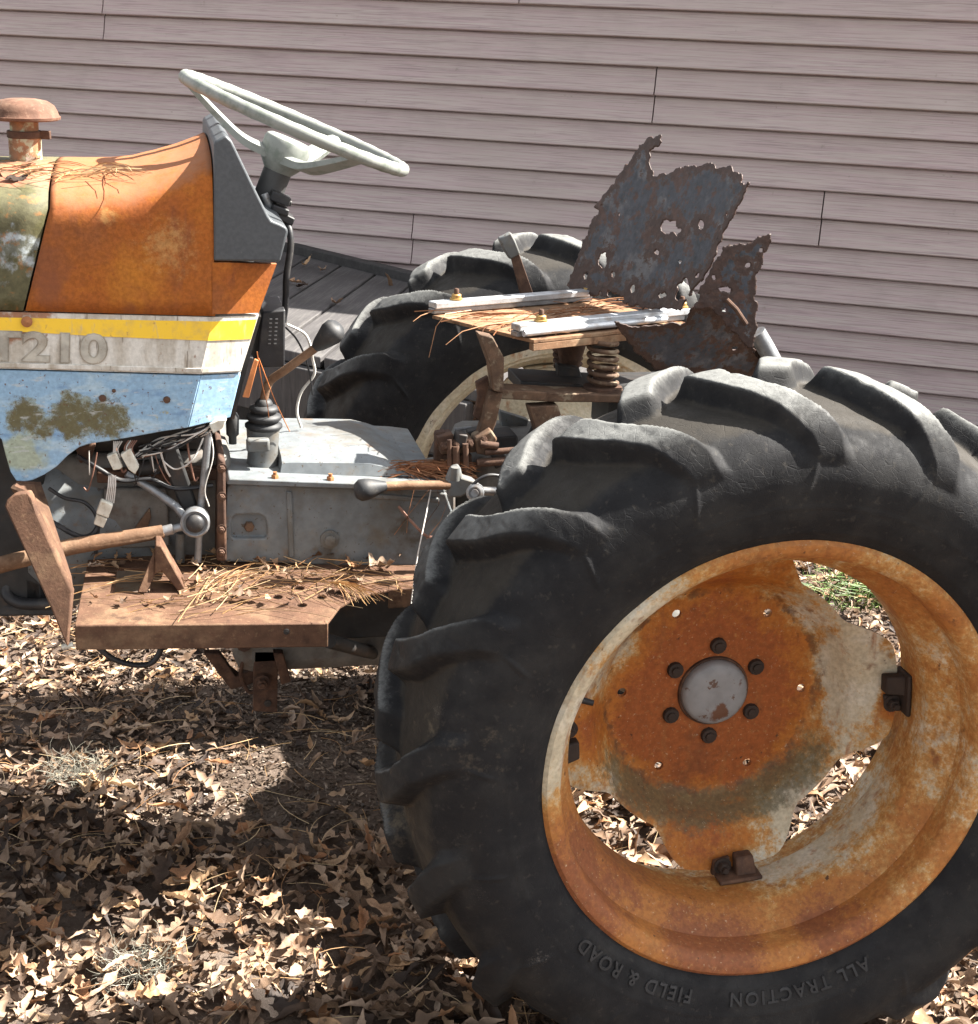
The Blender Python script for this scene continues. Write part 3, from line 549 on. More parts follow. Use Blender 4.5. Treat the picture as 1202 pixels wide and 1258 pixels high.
def make_wheel(y0, mirror, far):
    w = empty('rear_wheel', (0, y0, AX), T)
    if mirror: w.scale = (1, -1, 1)
    pm = 'far_rim_paint' if far else 'rim_paint'; dm = 'far_rim_paint' if far else 'disc_paint'
    def sub(o):                                # built round the wheel's own origin
        o.parent = w; WL[o.name] = Vector((0, y0, AX)); return o
    tm = TYRE
    if not far: TYRE.materials.append(MAT['rubber']); TYRE.polygons.foreach_set('use_smooth', [True]*len(TYRE.polygons))
    o = bpy.data.objects.new('tyre', TYRE); COL.objects.link(o); sub(o)
    if far:
        for src in near_subs: c = src.copy(); COL.objects.link(c); c.parent = w; c.location = src.location; c.rotation_euler = src.rotation_euler; \
            (c.name.startswith(('rim', 'wheel_disc', 'rim_bracket')) and remat(c, 'far_rim_paint'))
        return w
    subs = []
    def lat(prof, n, name, mat): 
        o = lathe_y(prof, n, name, mat, T, (0, 0, 0)); o.parent = w; o.location = (0, 0, 0); subs.append(o); return o
    lat(RIM, 160, 'rim', pm)
    vs, fs = disc_mesh(); mb = MB().add(vs, fs); d = mb.build('wheel_disc', dm, None, 30, origin=(0, 0, 0))
    cut = MB()
    for k in range(6): a = R(-2+60*k); cut.lathe([(0.0070, -0.02), (0.0070, 0.03)], (0.1445*math.cos(a), 0.249, 0.1445*math.sin(a)), (0, 1, 0), 16)
    boolean(d, cut); d.data.polygons.foreach_set('use_smooth', [True]*len(d.data.polygons)); d.data.set_sharp_from_angle(angle=R(30))
    d.parent = w; subs.append(d)
    def put(mb, name, mat, bevel=0.0, sm=40): o = mb.build(name, mat, None, sm, bevel, origin=(0, 0, 0)); o.parent = w; subs.append(o); return o
    put(MB().lathe([(0.0, 0.012), (0.03, 0.0125), (0.046, 0.010), (0.0505, 0.006), (0.052, 0.0), (0.052, -0.03), (0.03, -0.03)][::-1], (0, 0.243, 0), (0, -1, 0), 40), 'hub_cap', 'hub_grey')
    put(MB().lathe([(0.0525, 0.0), (0.0525, 0.0045), (0.0555, 0.004), (0.0565, 0.0)], (0, 0.2488, 0), (0, -1, 0), 40, False), 'hub_ring', 'rust_dark')
    for k in range(6):
        a = R(30+60*k-0.8)
        put(MB().lathe([(0.0125, -0.004), (0.0125, 0.006), (0.0115, 0.0075), (0.0070, 0.0078), (0.0065, 0.0105), (0.0, 0.011)], (0.0745*math.cos(a), 0.249, 0.0745*math.sin(a)), (0, -1, 0), 12), 'lug_nut', 'nut_dark')
    for k in range(4):                         # brackets welded into the rim well, bolted to the disc
        a = R(5+90*k); er = Vector((math.cos(a), 0, math.sin(a))); et = Vector((-math.sin(a), 0, math.cos(a))); ey = Vector((0, 1, 0))
        mb = MB(); c = er*0.252 + ey*0.158
        mb.prism([c+et*0.002-er*0.016-ey*0.006, c+et*0.030-er*0.016-ey*0.006, c+et*0.032+er*0.012-ey*0.016, c+et*0.000+er*0.012-ey*0.016], ey*0.020); mb.box(er*0.2645+ey*0.152+et*0.004, et*0.034, er*0.0035, ey*0.020)
        mb.prism([c-et*0.004-er*0.014+ey*0.002, c-et*0.030-er*0.010+ey*0.002, c-et*0.034+er*0.014+ey*0.002, c-et*0.004+er*0.014+ey*0.002], ey*0.010)
        put(mb, 'rim_bracket', 'nut_dark' if k != 3 else 'rust_dark', 0.003)
        put(MB().hexbolt(er*0.250+ey*0.160-et*0.017, (0, -1, 0), 0.0095, 0.012), 'bracket_bolt', 'nut_dark')
    # valve stem
    va = R(166); e = Vector((math.cos(va), 0, math.sin(va)))
    put(MB().tube([e*0.272+Vector((0, 0.12, 0)), e*0.262+Vector((0, 0.118, 0)), e*0.238+Vector((0, 0.112, 0))], [0.006, 0.005, 0.0042], 10), 'valve_stem', 'black_plastic')
    near_subs.extend(subs)
    # moulded sidewall lettering
    for txt, a0 in (('ALL TRACTION', R(-62.0)), ('FIELD & ROAD', R(-106.0))): lettering(w, txt, a0)
    return w
def lettering(w, txt, a0, rr=0.3585):
    cu = bpy.data.curves.new('t', 'FONT'); cu.body = txt; cu.size = 0.026; cu.extrude = 0.0013; cu.offset = 0.0005; cu.resolution_u = 3; cu.space_character = 1.25
    to = bpy.data.objects.new('t', cu); COL.objects.link(to); bpy.context.view_layer.update()
    me = bpy.data.meshes.new_from_object(to.evaluated_get(bpy.context.evaluated_depsgraph_get())); bpy.data.objects.remove(to)
    n = len(me.vertices); co = np.zeros(n*3, np.float32); me.vertices.foreach_get('co', co); co = co.reshape(-1, 3)
    ang = a0 - co[:, 0]/rr; rad = rr-0.009 + co[:, 1]
    ysur = np.interp(rad, [0.329, 0.352, 0.385, 0.418], [-0.002, -0.016, -0.026, -0.029]) - 0.0016
    out = np.stack([rad*np.cos(ang), ysur - co[:, 2], rad*np.sin(ang)], 1).astype(np.float32); me.vertices.foreach_set('co', out.ravel()); me.update()
    o = finish('sidewall_lettering', me, 'rubber_letter', None, (0, 0, 0), 40); o.parent = w; tag(o, kind='stuff')
def remat(o, mat):
    o.data = o.data.copy(); o.data.materials.clear(); o.data.materials.append(MAT[mat])
near_subs = []
wheel_near = make_wheel(0.0, False, False)
wheel_far = make_wheel(1.45, True, True)
MB().lathe([(0.062, 0.255), (0.075, 0.27), (0.07, 0.40), (0.085, 0.46), (0.13, 0.50), (0.15, 0.58), (0.15, 0.87), (0.13, 0.95), (0.085, 0.99), (0.07, 1.05), (0.075, 1.18), (0.062, 1.195)], (0, 0, AX), (0, 1, 0), 28).build('rear_axle', 'cast_dark', T)
# ---- hood: near side in the plane y = YN, mirrored far side at YF
YN, YF = 0.50, 0.95
def crease_u(v): return float(np.interp(v, [322, 386, 459, 516], [281, 263, 246, 230]))
def side_pt(u, v, y=YN, k=0.00062):
    uc = crease_u(v); return P(u, v, y + max(0.0, u-uc)*k)
def mirror(p): return Vector((p.x, 2*YC-p.y, p.z))
def slab(mb, left, right, thick=0.018, both=True):
    """side panel: outline left of the crease and facet right of it, on the near and the far side"""
    far = MB()
    for poly in (left, right):
        if not poly: continue
        mb.prism(poly, (0, thick, 0)); far.prism([mirror(p) for p in poly], (0, -thick, 0))
    return far
# front hood (mottled) and rear hood (rust): lofted shells with rounded shoulders
SEC = [(0.0, 0.0, 0), (0.0, 0.14, 0), (0.0, 0.28, 0), (0.0, 0.42, 0), (0.0, 0.56, 0), (0.0, 0.70, 0), (0.0, 0.82, 0), (0.0, 0.93, 0), (0.001, None, -0.012), (0.0045, None, -0.003), (0.012, None, 0.008), (0.028, None, 0.018), (0.055, None, 0.026), (0.11, None, 0.035), (0.17, None, 0.040), (0.225, None, 0.042)]
def zsh(x): return float(np.interp(x, [-2, -0.95, -0.90, -0.86, -0.82, -0.78, -0.745, -0.715], [1.205, 1.212, 1.213, 1.217, 1.226, 1.240, 1.255, 1.268]))
def seam_x(z): return float(np.interp(z, [1.06, 1.19, 1.21, 1.4], [-0.994, -0.957, -0.951, -0.950]))
def loft(xs_of_t, nt, zbot, zs_fix=None):
    vs = []; fs = []; k = 2*len(SEC)-1
    for i in range(nt+1):
        t = i/nt
        for side in (0, 1):
            sec = SEC if side == 0 else SEC[-2::-1]
            for dy, fz, dz in sec:
                x = xs_of_t(t, 1.06); zs = zsh(x)
                if fz is not None:
                    zb = zbot(x); z = zb + (zs-0.014-zb)*fz
                else: z = zs + dz*(1.0 - 0.25*float(smooth3(np.array(x), -0.84, -0.72)))
                x = xs_of_t(t, z); dn_ = 0.0008*mnoise.noise((x*14, z*14, side*5.0)) if fz is None or 0.1 < fz else 0.0; y = YN+dy+dn_ if side == 0 else YF-dy-dn_
                vs.append((x, y, z))
    for i in range(nt):
        for j in range(k-1): fs.append((i*k+j, i*k+j+1, (i+1)*k+j+1, (i+1)*k+j))
    return vs, fs
zb = lambda x: P(28, 381.5, YN).z + (x+0.994)*(P(263, 388, YN).z-P(28, 381.5, YN).z)/(0.994-0.726)
def shell(name, vs, fs, mat, th=0.004, parent=T):
    o = MB().add(vs, fs).build(name, mat, parent, 50); s = o.modifiers.new('th', 'SOLIDIFY'); s.thickness = th; s.offset = 0
    return o
XE = P(262, 260, YN).x
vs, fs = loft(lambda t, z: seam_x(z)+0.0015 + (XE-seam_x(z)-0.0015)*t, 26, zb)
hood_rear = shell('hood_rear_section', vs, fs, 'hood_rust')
mb = MB()                                    # tail of the rust section below the dashboard
yt = YN-0.0021
L = [side_pt(261, 322.5, yt), side_pt(281, 322.5, yt), side_pt(263, 386, yt), side_pt(261, 386, yt)]
Rr = [side_pt(281, 322.5, yt), side_pt(340, 324.5, yt), side_pt(318, 384.5, yt), side_pt(263, 386, yt)]
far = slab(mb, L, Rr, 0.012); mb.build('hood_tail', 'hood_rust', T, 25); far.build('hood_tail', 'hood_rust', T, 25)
vs, fs = loft(lambda t, z: -1.52 + (seam_x(z)-0.0015+1.52)*t, 16, zb)
hood_front = shell('hood_front_section', vs, fs, 'hood_green')
MB().abox(-1.56, -1.52, YN+0.01, YF-0.01, 0.78, 1.235).build('front_grille', 'black_plastic', T, 40, 0.01)

# ---- stripe panel with yellow band and T210 lettering
mb = MB()
L = [side_pt(-420, 369.5), side_pt(0, 383), side_pt(262.3, 389.5), side_pt(246, 459.5), side_pt(0, 452.5), side_pt(-420, 440)]
Rr = [side_pt(262.3, 389.5), side_pt(318, 387.5), side_pt(296, 457), side_pt(246, 459.5)]
far = slab(mb, L, Rr, 0.02); stripe = mb.build('stripe_panel', 'stripe_white', T, 25); far.build('stripe_panel', 'stripe_white', T, 25)
y1 = YN-0.0012
mb = MB()
L = [side_pt(-420, 376, y1), side_pt(0, 390, y1), side_pt(260.5, 395, y1), side_pt(255.5, 418.5, y1), side_pt(130, 413.5, y1), side_pt(0, 406, y1), side_pt(-420, 390, y1)]
Rr = [side_pt(260.5, 395, y1), side_pt(315.5, 392.5, y1), side_pt(308.5, 416.5, y1), side_pt(255.5, 418.5, y1)]
slab(mb, L, Rr, 0.002); mb.build('yellow_stripe', 'stripe_yellow', stripe, 25)
mb = MB()                                    # raised lower moulding
L = [side_pt(-420, 432, y1), side_pt(0, 445.5, y1-0.001), side_pt(249, 452.5, y1-0.001), side_pt(247, 458.5, y1-0.001), side_pt(0, 451.5, y1-0.001), side_pt(-420, 439, y1)]
Rr = [side_pt(249, 452.5, y1-0.001), side_pt(297.5, 450.5, y1-0.001), side_pt(296.2, 456, y1-0.001), side_pt(247, 458.5, y1-0.001)]
slab(mb, L, Rr, 0.004); mb.build('stripe_moulding', 'stripe_white', stripe, 25, 0.001)
def letters(txt, u0, v0, height_px, widen, off, ext, mat, name, yy):
    cu = bpy.data.curves.new('t', 'FONT'); cu.body = txt; cu.size = 1; cu.offset = off; cu.extrude = 0.5; cu.resolution_u = 4; cu.space_character = 1.05
    to = bpy.data.objects.new('t', cu); COL.objects.link(to); bpy.context.view_layer.update()
    me = bpy.data.meshes.new_from_object(to.evaluated_get(bpy.context.evaluated_depsgraph_get())); bpy.data.objects.remove(to)
    n = len(me.vertices); co = np.zeros(n*3, np.float32); me.vertices.foreach_get('co', co); co = co.reshape(-1, 3)
    o0 = P(u0, v0, yy); ex = (P(u0+100, v0+2.9, yy)-o0)/100; ez = (P(u0, v0-100, yy)-o0)/100
    s = height_px/0.70; out = np.array([[*(o0 + ex*(c[0]*s*widen) + ez*(c[1]*s) + Vector((0, -ext if c[2] > 0 else 0, 0)))] for c in co], np.float32)
    ctr = out.mean(0); me.vertices.foreach_set('co', (out-ctr).ravel()); me.update()
    return finish(name, me, mat, stripe, Vector(ctr), 40)
letters('T210', -16, 441, 35, 1.36, 0.045, 0.0016, 'letter_edge', 'raised_lettering_edge', YN)
letters('T210', -16, 441, 35, 1.36, 0.020, 0.0026, 'letter_face', 'raised_lettering', YN)
# ---- lower blue panel
low = [(-420, 442), (0, 454.5), (247, 461.5), (231, 525.5), (200, 530), (146, 540), (112, 545), (98, 549), (84, 559), (70, 573), (55, 583), (40, 590), (30, 592), (20, 591), (13, 580), (7, 560), (2, 540), (-15, 525), (-420, 512)]
mb = MB(); far = slab(mb, [side_pt(u, v, YN+0.0015) for u, v in low], [side_pt(u, v, YN+0.0015) for u, v in [(247, 461.5), (296, 459), (283, 513), (231, 525.5)]], 0.012)
lower = mb.build('lower_side_panel', 'panel_blue', T, 25, 0.0015); far.build('lower_side_panel', 'panel_blue', T, 25, 0.0015)
for u, v in ((126, 489), (205, 491), (140, 480)):
    MB().lathe([(0.0055 if v > 485 else 0.003, 0), (0.005 if v > 485 else 0.0025, 0.003), (0, 0.004)], P(u, v, YN+0.0015), (0, -1, 0), 10).build('rivet', 'rust_dark', lower)
MB().lathe([(0.008, 0), (0.008, 0.002), (0.005, 0.004), (0.0, 0.0045)], P(33, 395, YN-0.003), (0, -1, 0), 12).build('panel_screw', 'rust_orange', stripe)

# ---- dashboard (grey plastic cowl)
dash = [(262.5, 178), (264, 173), (277, 165.5), (285, 173), (289, 181), (316, 237), (330, 265), (334, 271), (344, 275), (352, 279), (354.5, 284), (344.5, 321.5), (262.5, 320.5)]
mb = MB(); mb.prism([P(u, v, YN-0.004) for u, v in dash], (0, YF-YN+0.008, 0)); mb.build('dashboard', 'dash_plastic', T, 35, 0.007, 3)

# ---- air pre-cleaner stack
c0 = P(32, 197, YC); s = px(c0); stack = empty('air_cleaner_stack', c0, T); zz = lambda v: P(32, v, YC).z - c0.z
MB().lathe([(19.5*s, -0.03), (19.5*s, zz(168)), (17*s, zz(167)), (17*s, zz(146))], c0, (0, 0, 1), 28).build('neck', 'neck_mottled', stack, 50)
MB().lathe([(20*s, zz(146)), (40*s, zz(147)), (43.5*s, zz(145.5)), (44*s, zz(142.5)), (42*s, zz(141)), (40.5*s, zz(136)), (37*s, zz(129)), (29*s, zz(123.5)), (17*s, zz(121)), (0, zz(120.5))], c0, (0, 0, 1), 40).build('rain_cap', 'rust_cap', stack, 50)
mb = MB().lathe([(20*s, zz(169)), (21*s, zz(168.5)), (21*s, zz(160.5)), (20*s, zz(160)), (17*s, zz(160)), (17*s, zz(169))], c0, (0, 0, 1), 28, False)
e = Vector((1, -0.25, 0)).normalized(); cc = c0 + e*26*s + Vector((0, 0, zz(164.5))); mb.box(cc, e*6*s, Vector((0.25, 1, 0)).normalized()*0.004, (0, 0, 5*s)); mb.build('clamp', 'rust_dark', stack, 40, 0.001)

# ---- steering wheel and column
wc = P(363.5, 151.5, YC); wn_ = Vector((0.362, -0.015, 0.93)).normalized()
ex = (Vector((1, 0, 0)) - wn_*wn_.x).normalized(); ey = wn_.cross(ex)
SR = 0.182
sw = empty('steering_wheel', wc - wn_*0.06, T)
ring = [wc + (ex*math.cos(t)+ey*math.sin(t))*SR for t in [2*math.pi*i/96 for i in range(96)]]
mb = MB(); n = 14; vs = []; fs = []
for i in range(96):
    t = 2*math.pi*i/96; er = ex*math.cos(t)+ey*math.sin(t); grip = 0.0092 + 0.0004*math.sin(t*30)
    for j in range(n): a = 2*math.pi*j/n; vs.append(wc + er*(SR+math.cos(a)*grip) + wn_*math.sin(a)*grip*1.1)
for i in range(96):
    for j in range(n): fs.append((i*n+j, i*n+(j+1) % n, ((i+1) % 96)*n+(j+1) % n, ((i+1) % 96)*n+j))
mb.add(vs, fs); mb.build('grip_ring', 'wheel_plastic', sw, 60)
hubc = wc - wn_*0.050
MB().lathe([(0.022, -0.030), (0.033, -0.016), (0.038, -0.006), (0.0385, 0.016), (0.036, 0.022), (0.030, 0.025), (0.0, 0.026)], hubc, wn_, 36).build('hub', 'wheel_plastic', sw, 35, 0.001)
for a in (-62, 60, 181):
    er = ex*math.cos(R(a))+ey*math.sin(R(a)); et = wn_.cross(er)
    a0 = hubc+er*0.028-wn_*0.006; pts = [a0, hubc+er*0.07-wn_*0.002, hubc+er*0.12+wn_*0.018, wc+er*(SR-0.004)-wn_*0.004]
    cv = curve(pts, 6); vs = []; fs = []
    for i, p in enumerate(cv):
        f = i/(len(cv)-1); w = 0.021*(1-f)+0.012*f; h = 0.0085*(1-f)+0.006*f
        for sx_, sz_ in ((-1, -1), (1, -1), (1, 0.4), (0.45, 1), (-0.45, 1), (-1, 0.4)): vs.append(p + et*w*sx_ + wn_*h*sz_)
    k = 6
    for i in range(len(cv)-1):
        for j in range(k): fs.append((i*k+j, i*k+(j+1) % k, (i+1)*k+(j+1) % k, (i+1)*k+j))
    MB().add(vs, fs).build('spoke', 'wheel_plastic', sw, 45)
cb = P(322, 250, YC)
col_top = hubc-wn_*0.022
MB().tube([col_top, col_top-wn_*0.075, col_top-wn_*0.078, col_top-wn_*0.20], [0.0225, 0.0225, 0.016, 0.016], 20).build('steering_column', 'column_grey', T, 40)
sb = empty('column_switch', P(345, 246, 0.70), T)
for (u, v, w, h, dpt, tilt) in ((344, 243, 15, 8, 0.02, 0.35), (352, 247, 8, 5, 0.012, 0.5), (343, 256, 13, 6, 0.03, 0.3), (350, 266, 13, 7, 0.025, 0.45)):
    c = P(u, v, 0.69); s = px(c); a = Vector((math.cos(tilt), 0, -math.sin(tilt))); b = Vector((math.sin(tilt), 0, math.cos(tilt)))
    MB().box(c, a*w*s*0.8, b*h*s*0.7, (0, dpt, 0)).build('switch_block', 'black_plastic', sb, 40, 0.002)
MB().tube([P(325, 238, 0.69), P(331, 252, 0.69), P(336, 262, 0.69)], [0.006, 0.007, 0.005], 10).build('ignition_barrel', 'steel_bright', sb)
# black cable down to the relay box
MB().tube(curve([P(350, 268, 0.68), P(356, 284, 0.665), P(357, 305, 0.66), P(352, 340, 0.66), P(351, 372, 0.67), P(348, 395, 0.68)], 8), 0.0056, 8).build('cable', 'black_plastic', T, 60)
rb = empty('relay_box', P(335, 440, 0.66), T)
mb = MB(); mb.prism([P(322, 383, 0.64), P(351, 380, 0.64), P(350, 452, 0.64), P(314, 452, 0.64)], (0, 0.12, 0)); mb.build('box_shell', 'black_plastic', rb, 40, 0.003)
for i in range(7):
    for j in range(2):
        u = 333+j*7-i*0.3; v = 392+i*5; c = P(u, v, 0.6392); s = px(c); MB().box(c, (1.6*s, 0, 0), (0, 0.0006, 0), (0, 0, 0.7*s)).build('vent_slot', 'steel_mid', rb)
mb = MB(); mb.prism([P(317, 389, 0.56), P(321, 389, 0.56), P(299, 470, 0.56), P(288, 515, 0.56), P(284, 515, 0.56), P(294, 465, 0.56)], (0, 0.30, 0)); mb.build('firewall_plate', 'black_steel', T, 30)
mb = MB(); mb.prism([P(313, 441, 0.545), P(318, 443, 0.545), P(306, 489, 0.545), P(298, 488, 0.545)], (0, 0.006, 0)); mb.build('fuse_strip', 'wire_orange', T, 30, 0.001)

# ---- gear lever with boot and tower
gl = empty('gear_lever', P(323, 590, 0.70), T); GY = 0.635
kn0, kn1 = P(388, 427, GY-0.03), P(417, 400, GY-0.05); ka = (kn1-kn0); L_ = ka.length
MB().lathe([(0.0075, 0), (0.011, L_*0.12), (0.0155, L_*0.4), (0.0195, L_*0.66), (0.0185, L_*0.84), (0.0125, L_*0.96), (0, L_)], kn0, ka, 24).build('knob', 'boot_rubber', gl, 60)
MB().tube(curve([P(324, 493, GY), P(327, 479, GY), P(333, 467, GY), P(350, 455, GY-0.01), P(372, 439, GY-0.02), P(391, 425, GY-0.03)], 8), 0.0068, 10).build('lever_rod', 'rust_rod', gl, 60)
c = P(324, 526, GY); s = px(c); H_ = (P(324, 490, GY)-c).length
prof = [(21*s, 0), (23*s, 0.06*H_), (23*s, 0.14*H_), (18*s, 0.22*H_), (19*s, 0.27*H_), (22*s, 0.36*H_), (21*s, 0.46*H_), (15*s, 0.52*H_), (16*s, 0.57*H_), (18.5*s, 0.64*H_), (17.5*s, 0.74*H_), (11*s, 0.80*H_), (11*s, 0.86*H_), (9*s, 0.95*H_), (7*s, H_)]
MB().lathe(prof, c, (0.02, 0, 1), 28).build('boot', 'boot_rubber', gl, 60)
mb = MB(); b0 = P(322, 592, GY); top = c
mb.lathe([(26*s, -0.01), (24*s, 0.004), (20*s, 0.012), (18.5*s, (top-b0).length*0.55), (19.5*s, (top-b0).length*0.8), (20.5*s, (top-b0).length)], b0, (0.03, 0, 1), 28); mb.build('lever_tower', 'cast_grey', gl, 45)
ff = P(317, 546, GY-0.034); MB().box(ff, (14*s, 0, 0), (0, 0.009, 0), (0, 0, 8*s)).build('tower_boss', 'cast_grey', gl, 40, 0.004)
# small capped stub lever left of the tower
mb = MB(); b = P(286, 545, 0.70); mb.lathe([(5*s, 0), (5*s, 0.012), (8*s, 0.016), (8.5*s, 0.045), (6*s, 0.052), (0, 0.053)], b, (0, 0, 1), 18); mb.build('stub_plunger', 'boot_rubber', T, 50)

# ---- transmission housing
TY = 0.555
th = empty('transmission_housing', P(400, 680, 0.6), T)
body = [(279, 598), (283, 594), (520, 602), (548, 606), (560, 640), (560, 700), (276, 690)]
MB().prism([P(u, v, TY) for u, v in body], (0, 2*(YC-TY), 0)).build('case', 'cast_grey', th, 30, 0.006, 3)
lip = [(278, 594), (282, 588.5), (520, 597), (546, 600), (547, 606), (520, 603.5), (280, 595.5)]
MB().prism([P(u, v, TY-0.012) for u, v in lip], (0, 2*(YC-TY)+0.024, 0)).build('cover_flange', 'cast_grey', th, 30, 0.003)
# domed cover on top: trapezoid with sloping rear
zt = P(400, 557, TY+0.056).z; bl = P(300, 588, TY+0.015); 
xa, xb, xc = P(343, 560, 0.6).x, P(452, 543, 0.62).x, P(506, 588, 0.62).x; zb_ = P(340, 591, TY).z
zs_ = lambda x: -0.035*(x-xa)
vsm = []
for x, zf, ins in ((xa, 0.0, 0.0), (xa+0.004, 0.93, 0.06), (xa+0.02, 1.0, 0.065), (xb-0.03, 1.0, 0.065), (xb, 0.97, 0.06), (xb+0.03, 0.66, 0.045), (xc-0.01, 0.12, 0.02), (xc, 0.0, 0.0)):
    z = zb_ + zs_(x); zt2 = z + (zt-zb_)*zf
    k_ = 0.030; ins *= 0.4
    vsm += [(x, TY+k_, z), (x, TY+k_+ins*0.25, z+(zt2-z)*0.72), (x, TY+k_+ins, zt2), (x, YC, zt2+0.005*zf), (x, 2*YC-TY-k_-ins, zt2), (x, 2*YC-TY-k_-ins*0.25, z+(zt2-z)*0.72), (x, 2*YC-TY-k_, z)]
fsm = [(i*7+j, i*7+j+1, (i+1)*7+j+1, (i+1)*7+j) for i in range(7) for j in range(6)] + [(i*7+6, i*7, (i+1)*7, (i+1)*7+6) for i in range(7)]
MB().add(vsm, fsm).build('domed_cover', 'cast_grey', th, 40, 0.008, 3)
for u, v in ((338, 591), (406, 593)):
    MB().hexbolt(P(u, v, TY+0.002), (0, 0, 1), 0.0062, 0.010).build('cover_bolt', 'rust_orange', th)
# cast joint flange in front of the case
MB().prism([P(268, 562, TY-0.02), P(277, 566, TY-0.02), P(279, 690, TY-0.02), P(266, 690, TY-0.02)], (0, 2*(YC-TY)+0.04, 0)).build('joint_flange', 'rust_dark', th, 30, 0.004)
# inspection recess with bolt
rc = [(285, 640), (290, 635), (318, 634), (326, 638), (329, 648), (329, 661), (326, 664), (287, 664), (284.5, 660)]
cut = MB().prism([P(u, v, TY-0.01) for u, v in rc], (0, 0.019, 0))
case = [o for o in th.children if o.name.startswith('case')][0]
hexc = P(306, 646, TY+0.009); MB().lathe([(0.0085, -0.004), (0.0085, 0.006), (0.007, 0.008)], hexc, (0, -1, 0), 6).build('plug_bolt', 'frame_tan', th)
rec_o = case; b_ = rec_o.modifiers['bevel']; rec_o.modifiers.remove(b_); boolean(rec_o, cut); case.data.polygons.foreach_set('use_smooth', [False]*len(case.data.polygons))
b_ = rec_o.modifiers.new('bevel', 'BEVEL'); b_.width = 0.003; b_.segments = 2; b_.limit_method = 'ANGLE'
MB().prism([P(352, 604, TY-0.004), P(359, 604, TY-0.004), P(362, 686, TY-0.004), P(355, 686, TY-0.004)], (0, 0.006, 0)).build('case_rib', 'cast_grey', th, 30, 0.002)
MB().prism([P(440, 606, TY-0.003), P(540, 612, TY-0.003), P(540, 618, TY-0.003), P(440, 612, TY-0.003)], (0, 0.005, 0)).build('case_rib', 'cast_grey', th, 30, 0.002)
MB().lathe([(0.016, -0.004), (0.015, 0.005), (0.009, 0.006), (0.009, 0.011), (0.007, 0.012)], P(405, 662, TY), (0, -1, 0), 16).build('level_plug', 'cast_grey', th, 40)
for u, v in ((272.5, 575), (272.5, 610), (272, 650), (272, 678)): MB().hexbolt(P(u, v, TY-0.021), (0, -1, 0), 0.0052, 0.007).build('flange_bolt', 'rust_dark', th)
# clutch and bell housing, engine block ahead of it
MB().lathe([(0.155, 0.0), (0.165, 0.02), (0.165, 0.05), (0.15, 0.08), (0.13, 0.22), (0.12, 0.28)], P(80, 640, YC)+Vector((-0.05, 0, 0.02)), (1, 0, 0), 36).build('bell_housing', 'cast_grey', T, 40)
MB().abox(-1.5, -0.98, 0.58, 0.87, 0.56, 1.10).build('engine_block', 'black_steel', T, 30, 0.02)
MB().abox(-1.4, -0.70, 0.60, 0.85, 0.60, 0.82).build('clutch_case', 'cast_dark', T, 30, 0.015)
MB().abox(-0.92, -0.735, 0.60, 0.86, 0.82, 1.06).build('fuel_tank', 'black_steel', T, 30, 0.02)
# drawbar / gearbox belly
MB().abox(-0.70, 0.10, 0.62, 0.83, 0.42, 0.64).build('gearbox_belly', 'cast_dark', T, 30, 0.03)
# dark patch behind the wiring: brackets on the clutch side
mb = MB().prism([P(196, 548, 0.55), P(216, 543, 0.55), P(222, 560, 0.55), P(243, 622, 0.55), P(226, 634, 0.55), P(208, 590, 0.55)], (0, 0.012, 0)); mb.build('pedal_arm', 'black_steel', T, 30, 0.004)
bc = P(240, 641, 0.52); s = px(bc)
bj = empty('ball_joint', bc, T)
MB().lathe([(17*s, -0.02), (18*s, 0.004), (18*s, 0.010), (15.5*s, 0.013), (14*s, 0.012), (14*s, 0.008), (0, 0.008)][:7], bc, (-0.05, -1, 0.1), 30).build('socket', 'steel_mid', bj, 40)
MB().lathe([(11.5*s, 0.0), (11.5*s, 0.014), (9*s, 0.019), (4*s, 0.0205), (0, 0.0205)], bc, (-0.05, -1, 0.1), 24).build('dust_cap', 'black_plastic', bj, 50)
MB().tube([P(-150, 725, 0.46), P(0, 694, 0.48), P(90, 671, 0.50), P(200, 653, 0.515), P(201, 652.5, 0.515)], [0.0135, 0.0125, 0.0125, 0.0105, 0.008], 16).build('drag_link', 'rust_rod', T, 50)
MB().tube([P(199, 653, 0.515), P(212, 650, 0.516), P(213, 650, 0.516), P(226, 646, 0.518)], [0.0085, 0.0085, 0.0065, 0.0065], 12).build('link_end', 'steel_mid', T, 40)
MB().tube([P(155, 582, 0.56), P(185, 600, 0.56), P(216, 622, 0.54), P(226, 634, 0.53)], [0.0055, 0.0065, 0.0065, 0.0065], 10).build('clutch_rod', 'steel_mid', T, 50)
MB().tube([P(256, 532, 0.545), P(252, 575, 0.545), P(247, 622, 0.545), P(243, 690, 0.545)], 0.0058, 10).build('brake_rod', 'steel_mid', T, 50)
MB().tube([P(222, 655, 0.57), P(221, 690, 0.57)], 0.008, 10).build('lower_pin', 'cast_grey', T, 50)
mb = MB().prism([P(170, 643, 0.58), P(184, 624, 0.58), P(186, 636, 0.58), P(180, 652, 0.58), P(160, 660, 0.58)], (0, 0.01, 0)); mb.build('gusset', 'frame_tan', T, 30, 0.002)
MB().abox(P(118, 580, 0.56).x, P(270, 580, 0.56).x, 0.575, 0.60, P(200, 592, 0.575).z, P(200, 578, 0.575).z).build('side_rail', 'rust_dark', T, 30, 0.003)

